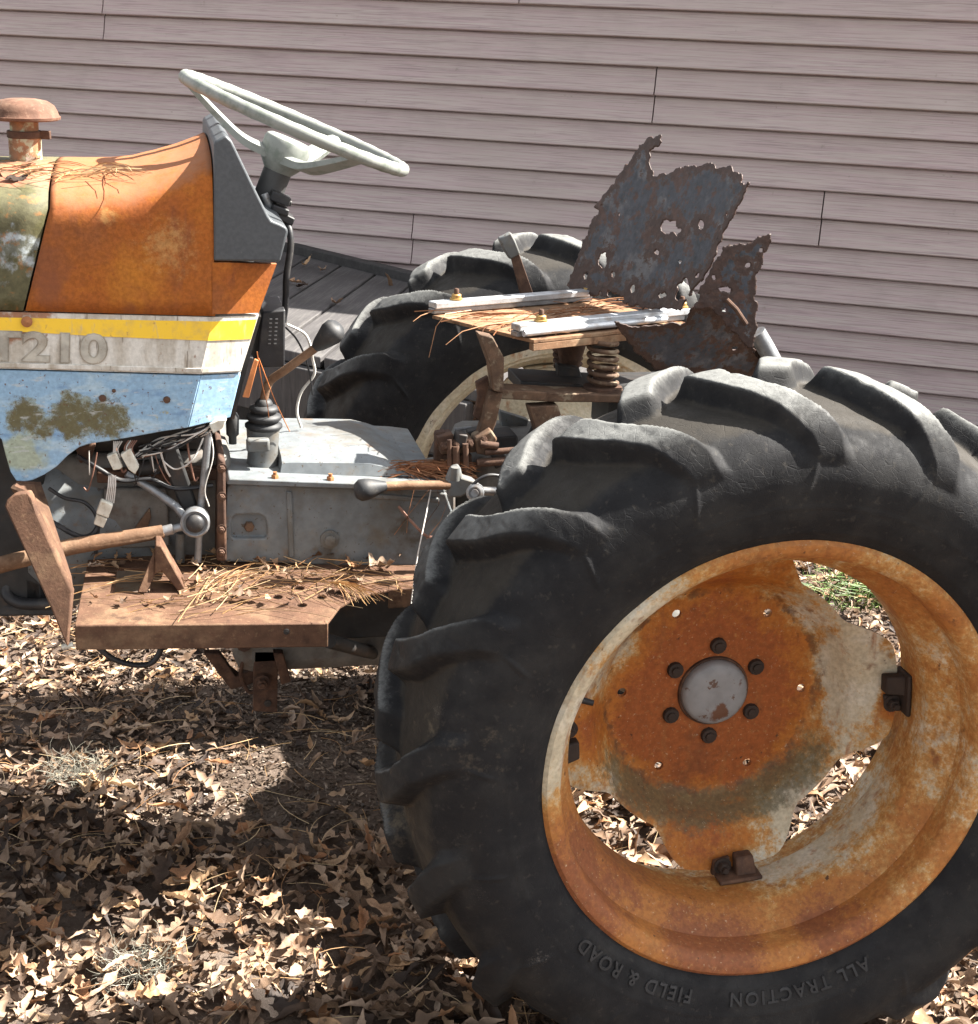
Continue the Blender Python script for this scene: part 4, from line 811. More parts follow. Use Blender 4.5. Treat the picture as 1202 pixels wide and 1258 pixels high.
# ---- wiring loom and connectors
def wire(name, pts, r, mat, y=0.53): return MB().tube(curve([P(u, v, yy) if not isinstance(u, Vector) else u for u, v, yy in pts], 8), r, 6).build(name, mat, T, 60)
random.seed(5)
for i in range(13):
    u0 = 205+random.uniform(-35, 30); pts = [(262+random.uniform(-4, 4), 520+random.uniform(-4, 6), 0.535), (240+random.uniform(-8, 8), 530+random.uniform(-6, 10), 0.53+random.uniform(-0.01, 0.01)), (205+random.uniform(-10, 10), 541+random.uniform(-6, 14), 0.525+random.uniform(-0.01, 0.02)), (172+random.uniform(-10, 10), 552+random.uniform(-6, 12), 0.53)]
    wire('wire', pts, 0.0012, random.choice(['wire_white', 'wire_brown', 'black_plastic', 'wire_white']))
for i in range(5):
    o = random.uniform(-3, 3); wire('wire', [(140+i*2.5, 542, 0.52), (137+i*2+o, 552, 0.515), (139+i*2.2, 562, 0.515)], 0.0011, 'wire_white')
    wire('wire', [(158+i*2.5, 541, 0.52), (153+i*2.4, 550, 0.51), (155+i*2.5, 560, 0.515)], 0.0011, random.choice(['wire_white', 'wire_brown']))
    wire('wire', [(134+i*2, 584, 0.52), (133+i*2.2, 598, 0.515), (130+i*2.4, 618, 0.515)], 0.0011, 'wire_white')
def conn(pts, y, d=0.014):
    o = MB().prism([P(u, v, y) for u, v in pts], (0, d, 0)).build('connector', 'connector', T, 30, 0.0015)
conn([(131, 561), (143, 556), (151, 574), (147, 577), (139, 578)], 0.508); conn([(148, 559), (160, 551), (171, 574), (166, 583), (158, 577)], 0.505)
conn([(124, 615), (139, 621), (133, 637), (118, 631)], 0.505); conn([(119, 632), (132, 637.5), (127, 649), (115, 644)], 0.507)
wire('wire', [(121, 646, 0.52), (114, 656, 0.515), (102, 660, 0.515), (88, 655, 0.52), (72, 646, 0.53), (62, 640, 0.54)], 0.004, 'black_plastic')
wire('wire', [(250, 538, 0.53), (240, 560, 0.52), (228, 572, 0.52), (214, 576, 0.53), (200, 566, 0.53)], 0.0013, 'wire_white')
wire('wire', [(258, 528, 0.525), (262, 560, 0.52), (252, 600, 0.52), (257, 622, 0.525)], 0.001, 'wire_white')
conn([(257, 522), (268, 516), (279, 515), (274, 526), (262, 533)], 0.512, 0.02)
wire('wire', [(316, 432, 0.55), (322, 470, 0.56), (329, 500, 0.6), (331, 522, 0.62)], 0.0008, 'wire_orange'); wire('wire', [(318, 440, 0.55), (338, 492, 0.58), (356, 530, 0.62)], 0.0008, 'wire_orange')
wire('wire', [(352, 398, 0.69), (372, 408, 0.70), (380, 420, 0.70), (384, 440, 0.70), (386, 460, 0.71), (370, 482, 0.72), (365, 505, 0.73), (370, 525, 0.74)], 0.0024, 'wire_white')
wire('wire', [(351, 402, 0.69), (364, 416, 0.70), (374, 436, 0.70), (381, 462, 0.71), (384, 485, 0.72)], 0.0016, 'black_plastic')

random.seed(12)
for i in range(12):                                      # loose ends hanging below the loom
    u = random.uniform(105, 262); v = random.uniform(543, 556); L = random.uniform(18, 60); sw_x = random.uniform(-14, 14)
    wire('wire', [(u, v, 0.545), (u+sw_x*0.4, v+L*0.4, 0.54), (u+sw_x, v+L*0.8, 0.54), (u+sw_x*1.5, v+L*(0.75 if i % 3 else 1.0), 0.545)], random.choice([0.0009, 0.0012, 0.0018]), random.choice(['black_plastic', 'wire_brown', 'black_plastic', 'wire_white']))
wire('wire', [(95, 560, 0.56), (120, 575, 0.55), (150, 590, 0.55), (185, 588, 0.55), (215, 600, 0.55), (262, 596, 0.55)], 0.0035, 'black_plastic')
wire('wire', [(60, 600, 0.56), (80, 612, 0.55), (105, 618, 0.55), (120, 640, 0.55), (118, 680, 0.55)], 0.0028, 'black_plastic')
MB().prism([P(92, 548, 0.565), P(118, 546, 0.565), P(112, 566, 0.565), P(98, 570, 0.565)], (0, 0.03, 0)).build('solenoid_bracket', 'rust_dark', T, 30, 0.003)
MB().tube([P(170, 575, 0.57), P(205, 572, 0.57)], 0.012, 14).build('solenoid', 'black_steel', T, 40)
MB().prism([P(128, 600, 0.585), P(205, 600, 0.585), P(210, 672, 0.585), P(126, 676, 0.585)], (0, 0.012, 0)).build('clutch_cover', 'cast_dark', T, 30, 0.004)
# ---- footboard: plane through three surveyed points, pitched with the tractor
s0, s1 = P(92, 768, 0.35), P(403, 765, 0.345); sback = P(260, 689, 0.575)
sn = (s1-s0).cross(sback-s0).normalized()
if sn.z < 0: sn = -sn
sx_ = (s1-s0).normalized(); sy_ = sn.cross(sx_)
def S(u, v, lift=0.0): return PP(u, v, s0, sn) + sn*lift
fb = empty('footboard', (s0+s1)/2, T)
top = [(92, 768), (403, 765), (409, 757), (418, 745), (434, 736), (455, 729), (478, 724.5), (522, 721.5), (532, 690), (420, 676), (110, 678)]
plate = MB().prism([S(u, v) for u, v in top], -sn*0.005).build('tread_plate', 'rust_step', fb, 30)
cut = MB()
for u, v in ((288, 732), (341, 733), (371, 743), (368, 722), (311, 722), (260, 721), (395, 733), (416, 727)):
    cut.lathe([(0.0075, -0.02), (0.0075, 0.02)], S(u, v), sn, 16)
cut.prism([S(u, v, 0.02) for u, v in ((144, 698), (186, 698), (184, 727), (141, 727))], -sn*0.04)
boolean(plate, cut); plate.data.polygons.foreach_set('use_smooth', [False]*len(plate.data.polygons))
b_ = plate.modifiers.new('bevel', 'BEVEL'); b_.width = 0.0015; b_.segments = 2; b_.limit_method = 'ANGLE'
fl = MB(); a, b = s0 + sy_*0.001, s1 + sy_*0.001; dn = Vector((0, -0.004, -1))*0.0385
a2, b2 = a+Vector((0, -0.0055, 0.001)), b+Vector((0, -0.0055, 0.001))
fl.prism([a2, b2, b2+dn, a2+dn], (0, 0.005, 0)); flo = fl.build('front_flange', 'rust_step', fb, 30, 0.002)
fl = MB(); fl.prism([b2, b2+Vector((0.0, 0.05, -0.001)), b2+Vector((0, 0.05, 0))+dn*0.75, b2+dn], (-0.005, 0, 0)); fl.build('end_flange', 'rust_step', fb, 30, 0.0015)
MB().lathe([(0.0045, 0), (0.0045, 0.0015), (0, 0.002)], a2+(b2-a2)*0.83+dn*0.33, (0, -1, 0), 12).build('flange_hole_plug', 'black_steel', fb)
# arm plate at the right end
e0, e1 = S(478, 724.5), S(521, 721.5); MB().prism([e0, e1, e1+Vector((0, 0.004, -0.034)), e0+Vector((0.0, 0.004, -0.034))], (0, 0.006, 0)).build('arm_flange', 'frame_tan', fb, 30, 0.002)
# pedal stop: bent angle standing on the plate
t0 = S(173, 728); apex = P(194, 672, t0.y+0.01)
k1, k2, k3 = S(170, 728), S(184, 727), S(221, 724)
mb = MB(); mb.prism([P(191, 670, 0.46), P(198, 670, 0.46), P(227, 722, 0.455), P(220, 728, 0.455), P(199, 702, 0.458), P(190, 706, 0.458)], (0, 0.045, 0)); mb.build('stop_bracket', 'rust_step', fb, 30, 0.002)
mb = MB(); mb.prism([P(190, 676, 0.463), P(191, 706, 0.463), P(180, 728, 0.45), P(169, 728, 0.45)], (0, 0.005, 0)); mb.build('stop_leg', 'rust_step', fb, 30, 0.001)
# under-step cross member; dark sheet added for the shaded void past its end
MB().tube([P(300, 792, 0.50), P(300, 792, 0.95)], 0.012, 8).build('cross_tube', 'rust_dark', fb)
MB().abox(-0.56, -0.36, 0.58, 0.60, 0.50, 0.63).build('void_shade_sheet', 'black_steel', fb, 30, 0.003)
# far footboard (mirrored, plain)
fp = [mirror(S(u, v)) for u, v in top]; MB().prism(fp, -sn*0.005).build('far_tread_plate', 'rust_step', T, 30)

# ---- front plate of the footboard (stamped bracket)
fpn = empty('front_bracket', P(80, 790, 0.36), T)
o1 = [P(5, 622, 0.37), P(8, 614, 0.37), P(18, 606, 0.375), P(35, 604, 0.38), P(39, 612, 0.38), P(46, 630, 0.375), P(88, 727, 0.345), P(82, 796, 0.335), P(62, 748, 0.345)]
MB().prism(o1, (0.004, 0.012, 0)).build('face_plate', 'rust_step', fpn, 30, 0.003, 3)
o2 = [P(35, 604, 0.383), P(18, 597, 0.45), P(22, 591, 0.50), P(50, 592, 0.50), P(60, 622, 0.49), P(64, 645, 0.48), P(88, 708, 0.40), P(90, 724, 0.36), P(47, 632, 0.378)]
mb = MB(); n = len(o2); 
mb.add([*o2, *[p+Vector((-0.006, 0.004, -0.004)) for p in o2]], [tuple(range(n)), tuple(range(2*n-1, n-1, -1))]+[(i, (i+1) % n, (i+1) % n+n, i+n) for i in range(n)]); mb.build('side_plate', 'rust_step', fpn, 60)
MB().tube([P(76, 795, 0.35), P(90, 792, 0.35)], 0.004, 8).build('cap_plug', 'connector', fpn)
# dark frame and loop ahead of it
MB().tube(curve([P(-60, 700, 0.62), P(4, 706, 0.60), P(8, 730, 0.58), P(24, 741, 0.57), P(52, 742, 0.56), P(80, 740, 0.55)], 8), 0.009, 10).build('hose', 'black_plastic', T, 60)
MB().prism([P(-60, 745, 0.60), P(66, 742, 0.56), P(78, 757, 0.55), P(-60, 760, 0.60)], (0, 0.05, 0)).build('front_axle_bar', 'black_steel', T, 30, 0.005)
MB().prism([P(28, 706, 0.58), P(52, 716, 0.58), P(52, 740, 0.58), P(30, 740, 0.58)], (0, 0.03, 0)).build('axle_bracket', 'black_steel', T, 30, 0.005)
# front wheel, mostly outside the picture
fw = empty('front_wheel', (-1.62, 0.42, 0.30), T)
MB().lathe([(0.17, -0.06), (0.23, -0.075), (0.28, -0.06), (0.30, -0.03), (0.30, 0.03), (0.28, 0.06), (0.23, 0.075), (0.17, 0.06)], (-1.62, 0.42, 0.30), (0, 1, 0), 48, False).build('tyre', 'boot_rubber', fw, 50)
MB().lathe([(0.0, -0.03), (0.05, -0.03), (0.10, -0.01), (0.165, -0.05), (0.18, -0.06), (0.18, 0.06), (0.1, 0.02), (0, 0.02)], (-1.62, 0.42, 0.30), (0, 1, 0), 40).build('rim', 'frame_tan', fw, 40)
MB().tube([(-1.62, 0.42, 0.30), (-1.62, 0.72, 0.42), (-1.62, 1.03, 0.30)], 0.03, 12).build('front_axle', 'black_steel', T)
# ---- hanger below the footboard
hg = empty('drop_hanger', P(320, 870, 0.62), T)
MB().prism([P(312, 800, 0.62), P(342, 800, 0.62), P(341, 876, 0.62), P(311, 874, 0.62)], (0, 0.012, 0)).build('hanger_plate', 'rust_dark', hg, 30, 0.002)
MB().lathe([(0.006, 0), (0.006, 0.002), (0, 0.0025)], P(329, 864, 0.619), (0, -1, 0), 12).build('hanger_hole', 'black_steel', hg)
MB().prism([P(250, 803, 0.64), P(270, 803, 0.64), P(290, 832, 0.64), P(318, 820, 0.64), P(318, 838, 0.64), P(284, 848, 0.64)], (0, 0.02, 0)).build('strut', 'rust_dark', hg, 30, 0.002)
MB().prism([P(336, 803, 0.60), P(348, 803, 0.60), P(358, 838, 0.60), P(346, 842, 0.60)], (0, 0.02, 0)).build('strut', 'rust_dark', hg, 30, 0.002)
MB().tube([P(322, 838, 0.60), P(322, 838, 0.66)], 0.014, 14).build('hanger_boss', 'rust_dark', hg)
MB().tube(curve([P(120, 795, 0.50), P(140, 810, 0.50), P(165, 817, 0.50), P(185, 815, 0.50), P(196, 802, 0.50), P(197, 790, 0.50)], 8), 0.0048, 8).build('hose', 'black_plastic', T, 60)
MB().tube([P(405, 788, 0.5), P(450, 800, 0.6), P(476, 806, 0.7)], 0.012, 10).build('lift_rod', 'black_steel', T)

# ---- seat: base plate swung round on its frame, rails, springs, rusted shell
SZ = 1.0
se = empty('seat', PZ(690, 395, SZ), T)
cA, cB, cC, cD = PZ(531, 387, SZ), PZ(656, 417.5, SZ), PZ(848, 397, SZ), PZ(725, 366, SZ)
fx = (cC-cB).normalized(); fy = Vector((-fx.y, fx.x, 0))
MB().prism([cA, cB, cC, cD], (0, 0, -0.006)).build('base_plate', 'seat_plate', se, 30, 0.001)
MB().prism([cB+Vector((0, 0, -0.0065)), cC+Vector((0, 0, -0.0065)), cC+fy*0.012+Vector((0, 0, -0.0065)), cB+fy*0.012+Vector((0, 0, -0.0065))], (0, 0, -0.012)).build('plate_lip', 'seat_plate', se, 30, 0.001)
def rail(u0, v0, u1, v1, z, tube_):
    a, b = PZ(u0, v0, z), PZ(u1, v1, z); d = (b-a).normalized(); n = Vector((-d.y, d.x, 0)); c = (a+b)/2; h = (b-a).length/2
    r = empty('slide_rail', a, T) if False else None
    MB().box(c+Vector((0, 0, 0.004)), d*h, n*0.0125, (0, 0, 0.0055)).build('slide_rail', 'steel_bright', se, 30, 0.0018)
    MB().box(c-d*0.006+Vector((0, 0, -0.006)), d*(h-0.004), n*0.0095, (0, 0, 0.0042)).build('rail_runner', 'steel_mid', se, 30, 0.0015)
    if tube_: MB().tube([a-n*0.017+d*0.005+Vector((0, 0, -0.003)), b-n*0.017-d*0.06+Vector((0, 0, -0.003))], 0.0058, 12).build('rail_tube', 'steel_bright', se, 50)
    for f, zz_ in ((0.14, 0.0095), (0.97, 0.0095)):
        o = a+(b-a)*f+Vector((0, 0, zz_)); mb = MB().lathe([(0.0115, 0), (0.0115, 0.003), (0.0085, 0.0035), (0.0085, 0.009), (0.007, 0.0105)], o, (0, 0, 1), 12); mb.build('rail_nut', 'brass_nut', se, 35)
        MB().lathe([(0.0045, 0.009), (0.0045, 0.018), (0.003, 0.020)], o, (0, 0, 1), 10).build('rail_stud', 'rust_dark', se)
rail(531, 377.5, 730, 361, SZ+0.012, False); rail(633, 405, 843, 384, SZ+0.012, True)
# springs
def spring(u, v0, v1, y, rad_px, turns, rw, mat, taper=1.0):
    a, b = P(u, v0, y), P(u, v1, y); s = px(a); pts = []; N = int(turns*22)
    for i in range(N+1):
        f = i/N; t = 2*math.pi*turns*f; r = rad_px*s*(1-(1-taper)*f); p = a+(b-a)*f; pts.append(p+Vector((math.cos(t)*r, math.sin(t)*r, 0)))
    return MB().tube(pts, rw, 8).build('coil_spring', mat, se, 60)
spring(741, 412, 470, 0.66, 17.5, 6, 0.0040, 'frame_tan'); spring(698, 412, 450, 0.82, 18, 5.5, 0.0042, 'rust_dark', 0.85)
mb = MB(); a = P(741, 470, 0.66); s = px(a); mb.lathe([(24*s, -0.012), (24*s, -0.006), (13*s, -0.004), (12*s, 0.02)], a, (0, 0, 1), 24); mb.build('spring_seat', 'rust_dark', se, 40)
a = P(700, 455, 0.80); MB().lathe([(9*s, -0.02), (11*s, 0.0), (20*s, 0.05)], a, (0, 0, 1), 20).build('spring_cup', 'rust_dark', se, 40)
# suspension frame
def bar(pts, y, d, name, mat, par=se, bev=0.002): return MB().prism([P(u, v, y) for u, v in pts], (0, d, 0)).build(name, mat, par, 30, bev)
bar([(588, 410), (606, 414), (620, 440), (619, 484), (606, 480), (602, 448)], 0.60, 0.03, 'front_post', 'frame_tan')
bar([(600, 476), (618, 479), (690, 483), (800, 487), (800, 495), (680, 494), (612, 490)], 0.62, 0.05, 'lower_beam', 'frame_tan')
bar([(602, 480), (618, 484), (610, 520), (600, 545), (586, 540), (594, 515)], 0.61, 0.025, 'frame_leg', 'frame_tan')
bar([(585, 470), (600, 462), (606, 478), (592, 520), (582, 512), (588, 488)], 0.63, 0.012, 'frame_link', 'rust_dark')
bar([(640, 468), (745, 474), (742, 484), (640, 482)], 0.70, 0.10, 'cross_bridge', 'black_steel')
bar([(685, 448), (712, 452), (722, 484), (688, 482)], 0.76, 0.02, 'spring_bracket', 'black_steel')
bar([(650, 500), (686, 498), (696, 530), (660, 534)], 0.62, 0.03, 'pivot_block', 'frame_tan')
bar([(614, 505), (650, 516), (646, 536), (618, 530)], 0.80, 0.02, 'white_cover_plate', 'cast_grey', T)
# hydraulic housing under the seat
MB().abox(-0.30, 0.20, 0.62, 0.86, 0.62, 0.80).build('hydraulic_housing', 'cast_dark', T, 30, 0.02)
MB().abox(-0.06, 0.16, 0.66, 0.80, 0.80, 0.90).build('hydraulic_lift_cover', 'black_steel', T, 30, 0.02)

# ragged rusted shell pieces: outline in the plane of the piece, fretted by noise, with rust holes
def ragged(name, outline, p0, n, holes=(), cell=0.0026, rough=0.006, seed=0.0, bow=0.0, thick=0.0022, pep=0.0, far_y=None):
    n = n.normalized(); ex_ = Vector((n.y, -n.x, 0)).normalized(); ez_ = n.cross(ex_)
    if ez_.z < 0: ez_ = -ez_
    def to2(u, v): q = PP(u, v, p0, n)-p0; return (q.dot(ex_), q.dot(ez_))
    poly = np.array([to2(u, v) for u, v in outline]); hp = []
    for u, v, ru, rv in holes:
        c = to2(u, v); a = to2(u+ru, v); b = to2(u, v+rv); hp.append((c, math.hypot(a[0]-c[0], a[1]-c[1]), math.hypot(b[0]-c[0], b[1]-c[1])))
    lo = poly.min(0)-0.01; hi = poly.max(0)+0.01; nx, nz = (np.ceil((hi-lo)/cell)).astype(int)+1
    X, Z = np.meshgrid(lo[0]+np.arange(nx)*cell, lo[1]+np.arange(nz)*cell, indexing='ij')
    d2 = np.full(X.shape, 1e9); inside = np.zeros(X.shape, bool); m_ = len(poly)
    for i in range(m_):
        a, b = poly[i], poly[(i+1) % m_]; e = b-a; t = np.clip(((X-a[0])*e[0]+(Z-a[1])*e[1])/(e@e+1e-12), 0, 1)
        d2 = np.minimum(d2, (X-a[0]-t*e[0])**2+(Z-a[1]-t*e[1])**2)
        c = ((a[1] > Z) != (b[1] > Z)) & (X < (b[0]-a[0])*(Z-a[1])/(b[1]-a[1]+1e-12)+a[0]); inside ^= c
    sdf = np.sqrt(d2)*np.where(inside, -1, 1)
    for (c, ra, rb_) in hp:
        q = np.sqrt(((X-c[0])/ra)**2+((Z-c[1])/rb_)**2); sdf = np.maximum(sdf, (1-q)*min(ra, rb_))
    N = np.zeros(X.shape)
    for i in range(nx):
        for j in range(nz):
            N[i, j] = mnoise.fractal((X[i, j]*55+seed, Z[i, j]*55, seed), 0.9, 2.1, 4)
    sd = sdf + rough*N
    if pep: sd = np.maximum(sd, np.where(N > pep, (N-pep)*0.02, -1))
    G = np.gradient(sd, cell); g2 = G[0]**2+G[1]**2+1e-9
    cen = (sd[:-1, :-1]+sd[1:, :-1]+sd[:-1, 1:]+sd[1:, 1:])/4 < 0
    stepx = np.clip(-sd*G[0]/g2, -0.6*cell, 0.6*cell); stepz = np.clip(-sd*G[1]/g2, -0.6*cell, 0.6*cell); bd = np.abs(sd) < cell*1.0
    X2 = X+np.where(bd, stepx, 0); Z2 = Z+np.where(bd, stepz, 0)
    edge = np.clip(1-(-sdf)/0.042, 0, 1)*0.62 + np.clip(1-(-sdf)/0.008, 0, 1)*0.35
    off = bow*((X2-X2.mean())**2)*1.0 + 0.0008*N
    I, J = np.nonzero(cen); vid = -np.ones(X.shape, int); used = np.zeros(X.shape, bool)
    for di, dj in ((0, 0), (1, 0), (1, 1), (0, 1)): used[I+di, J+dj] = True
    vid[used] = np.arange(used.sum()); E3, Z3, N3 = np.array(ex_), np.array(ez_), np.array(n)
    v = X2[used][:, None]*E3+Z2[used][:, None]*Z3+off[used][:, None]*N3
    q = np.stack([vid[I, J], vid[I+1, J], vid[I+1, J+1], vid[I, J+1]], 1)
    me = npmesh(name, v, q, {'edge': edge[used]}); o = finish(name, me, 'seat_shell', se, p0, 60)
    sm = o.modifiers.new('th', 'SOLIDIFY'); sm.thickness = thick; sm.offset = 0
    return o
c4 = lambda x, y: (500+x/2.504, 140+y/2.504)
bA, bB = P(722, 352, 0.93), P(905, 398, 0.55); up = Vector((0.26, 0.05, 1)); bn = (bB-bA).cross(up).normalized()
if bn.y > 0: bn = -bn
back = [(510, 535), (535, 465), (560, 400), (585, 330), (605, 310), (598, 290), (615, 262), (660, 195), (690, 155), (722, 100), (762, 62), (783, 68), (775, 100), (752, 118), (752, 160), (762, 190), (800, 178), (870, 158), (905, 165), (930, 152), (985, 165), (1040, 190), (1072, 222), (1062, 250), (1025, 310), (985, 372), (962, 440), (930, 500), (880, 560), (850, 600), (760, 596), (690, 590), (620, 560), (580, 560)]
ragged('seat_back', [c4(*p) for p in back], bA, bn, [(*c4(808, 350), 13, 8), (*c4(912, 343), 4.5, 5), (*c4(640, 500), 3, 5), (*c4(770, 420), 3, 2.5), (*c4(855, 545), 9, 12), (*c4(612, 450), 5, 8), (*c4(640, 560), 12, 4), (*c4(560, 500), 3, 6), (*c4(700, 545), 4, 5), (*c4(905, 500), 4, 3), (*c4(790, 560), 5, 3)], seed=3.0, pep=0.70, bow=0.35, rough=0.008)
wing = [(890, 590), (905, 520), (940, 470), (965, 430), (985, 405), (1010, 400), (1060, 395), (1122, 362), (1124, 378), (1100, 440), (1068, 520), (1078, 560), (1075, 660), (1072, 735), (1040, 700), (1000, 660), (940, 600)]
wB = P(925, 400, 0.53)
ragged('side_wing', [c4(*p) for p in wing], wB, Vector((-0.15, -1, 0.05)), [(*c4(930, 555), 4, 3), (*c4(975, 537), 6, 2.5), (*c4(945, 500), 3, 4), (*c4(1040, 470), 2.5, 3)], seed=9.0, pep=0.66, rough=0.008)
pan = [(640, 640), (700, 655), (860, 640), (870, 600), (930, 580), (1000, 650), (1070, 730), (1120, 810), (1000, 800), (840, 800), (760, 780), (690, 720)]
ragged('seat_pan', [c4(*p) for p in pan], P(820, 430, 0.64), Vector((0.12, -1, -0.5)), [(*c4(1010, 720), 3, 2)], seed=15.0, rough=0.004)
MB().tube([P(917, 398, 0.52), P(905, 380, 0.52), P(893, 368, 0.53)], 0.004, 8).build('edge_rod', 'rust_dark', se)
MB().tube([P(930, 408, 0.66), P(940, 425, 0.66), P(958, 458, 0.66), P(975, 490, 0.66)], 0.0155, 16).build('lift_arm', 'steel_mid', T, 50)
MB().tube([P(918, 410, 0.68), P(935, 440, 0.68), P(950, 470, 0.68)], 0.006, 10).build('stay_rod', 'frame_tan', T, 50)
# fender strap standing up beside the far tyre, tape round its top
mb = MB().prism([P(627, 312, 1.02), P(637, 308, 1.02), P(656, 362, 1.02), P(640, 362, 1.02)], (0, 0.006, 0)); strap = mb.build('fender_strap', 'rust_dark', T, 30, 0.001)
MB().prism([P(613, 293, 1.015), P(628, 285, 1.015), P(634, 296, 1.015), P(640, 312, 1.015), P(627, 319, 1.015), P(620, 308, 1.015)], (0, 0.016, 0)).build('tape_wrap', 'cast_grey', strap, 30, 0.003)

# ---- range lever at the rear of the transmission, with its bracket and the valve block
rl = empty('range_lever', P(560, 600, 0.52), T); ly = 0.50
k0, k1 = P(474, 597, ly), P(436, 603.5, ly-0.01); ka = k1-k0; L_ = ka.length
MB().lathe([(0.0075, 0), (0.009, L_*0.1), (0.0135, L_*0.35), (0.0170, L_*0.62), (0.0172, L_*0.82), (0.012, L_*0.96), (0, L_)], k0, ka, 22).build('knob', 'boot_rubber', rl, 60)
MB().tube([P(470, 598, ly), P(500, 596, ly+0.005), P(552, 596, ly+0.02)], 0.0072, 10).build('lever_rod', 'rust_rod', rl, 50)
MB().prism([P(550, 590, 0.515), P(556, 576, 0.515), P(566, 573, 0.515), P(569, 586, 0.515), P(582, 590, 0.515), P(592, 598, 0.515), P(580, 604, 0.515), P(566, 612, 0.515), P(551, 612, 0.515)], (0, 0.022, 0)).build('pivot_bracket', 'cast_grey', rl, 30, 0.004)
MB().tube([P(559, 590, 0.50), P(560, 574, 0.50)], [0.0075, 0.0075], 12).build('pivot_pin', 'cast_grey', rl)
c = P(584, 605, 0.49); MB().lathe([(0.014, -0.01), (0.014, 0.006), (0.010, 0.008), (0.006, 0.006), (0.006, 0.012), (0, 0.012)], c, (-0.3, -1, 0.2), 20).build('pivot_washer', 'steel_mid', rl, 40)
MB().tube([P(586, 603, 0.53), P(625, 604, 0.53)], 0.007, 12).build('cross_shaft', 'steel_mid', rl)
MB().tube(curve([P(575, 612, 0.49), P(583, 594, 0.49), P(600, 584, 0.49), P(618, 586, 0.495), P(628, 592, 0.50)], 8), 0.003, 8).build('cable', 'black_plastic', T, 60)
vb = empty('valve_block', P(590, 590, 0.60), T)
for pts, y, d, mt in (([(541, 545), (583, 541), (586, 556), (542, 559)], 0.60, 0.05, 'frame_tan'), ([(546, 560), (580, 558), (582, 590), (548, 592)], 0.61, 0.05, 'rust_dark'), ([(584, 540), (604, 528), (612, 540), (600, 560), (586, 558)], 0.59, 0.04, 'frame_tan'), ([(536, 532), (548, 530), (546, 588), (534, 588)], 0.62, 0.02, 'rust_dark'), ([(604, 538), (636, 535), (640, 560), (606, 562)], 0.66, 0.06, 'black_steel'), ([(560, 580), (640, 572), (650, 640), (560, 640)], 0.66, 0.08, 'cast_dark')):
    MB().prism([P(u, v, y) for u, v in pts], (0, d, 0)).build('valve_body', mt, vb, 30, 0.003)
for u0, v0, u1, v1, r in ((560, 548, 561, 582, 0.006), (552, 540, 553, 590, 0.004), (572, 545, 573, 586, 0.005), (590, 545, 612, 548, 0.006), (586, 569, 622, 566, 0.007), (596, 556, 640, 552, 0.005)):
    MB().tube([P(u0, v0, 0.585), P(u1, v1, 0.585)], r, 10).build('spool', 'rust_dark', vb)
random.seed(8)
for i in range(22):
    u, v = random.uniform(532, 645), random.uniform(520, 606); c = P(u, v, random.uniform(0.60, 0.70)); a = random.uniform(-0.4, 0.4); w_, h_ = random.uniform(0.005, 0.016), random.uniform(0.004, 0.014)
    if random.random() < 0.5: MB().box(c, Vector((math.cos(a), 0, math.sin(a)))*w_, (0, random.uniform(0.006, 0.02), 0), Vector((-math.sin(a), 0, math.cos(a)))*h_).build('linkage_block', random.choice(['black_steel', 'rust_dark', 'frame_tan', 'cast_dark']), vb, 30, 0.002)
    else: MB().tube([c, c+Vector((math.cos(a*4)*w_*4, random.uniform(-0.01, 0.01), math.sin(a*4)*w_*4))], random.uniform(0.003, 0.007), 10).build('linkage_pin', random.choice(['black_steel', 'rust_dark', 'steel_mid']), vb)
for u, v in ((546, 549), (560, 546), (577, 545), (594, 540), (600, 548), (566, 574)): MB().hexbolt(P(u, v, 0.596), (0, -1, 0.3), 0.0055, 0.009).build('valve_bolt', 'rust_dark', vb)
MB().tube(curve([P(600, 600, 0.53), P(560, 640, 0.52), P(530, 660, 0.52), P(505, 640, 0.53), P(490, 622, 0.55)], 8), 0.0022, 6).build('cable', 'wire_brown', T, 60)
MB().tube(curve([P(530, 600, 0.53), P(522, 640, 0.50), P(512, 690, 0.47), P(505, 745, 0.44)], 8), 0.0011, 6).build('wire', 'wire_white', T, 60)
MB().prism([P(520, 606, 0.56), P(560, 606, 0.56), P(560, 700, 0.56), P(524, 690, 0.56)], (0, 0.05, 0)).build('rear_casting', 'cast_dark', T, 30, 0.004)

MB().tube([P(262, 806, 0.66), P(300, 836, 0.66), P(352, 812, 0.66)], 0.006, 10).build('brake_link', 'rust_dark', hg)
MB().tube(curve([P(300, 806, 0.63), P(296, 830, 0.63), P(306, 850, 0.63), P(318, 846, 0.63)], 6), 0.0035, 8).build('return_spring', 'rust_dark', hg)
MB().hexbolt(P(322, 838, 0.598), (0, -1, 0), 0.009, 0.012).build('hanger_bolt', 'rust_dark', hg)
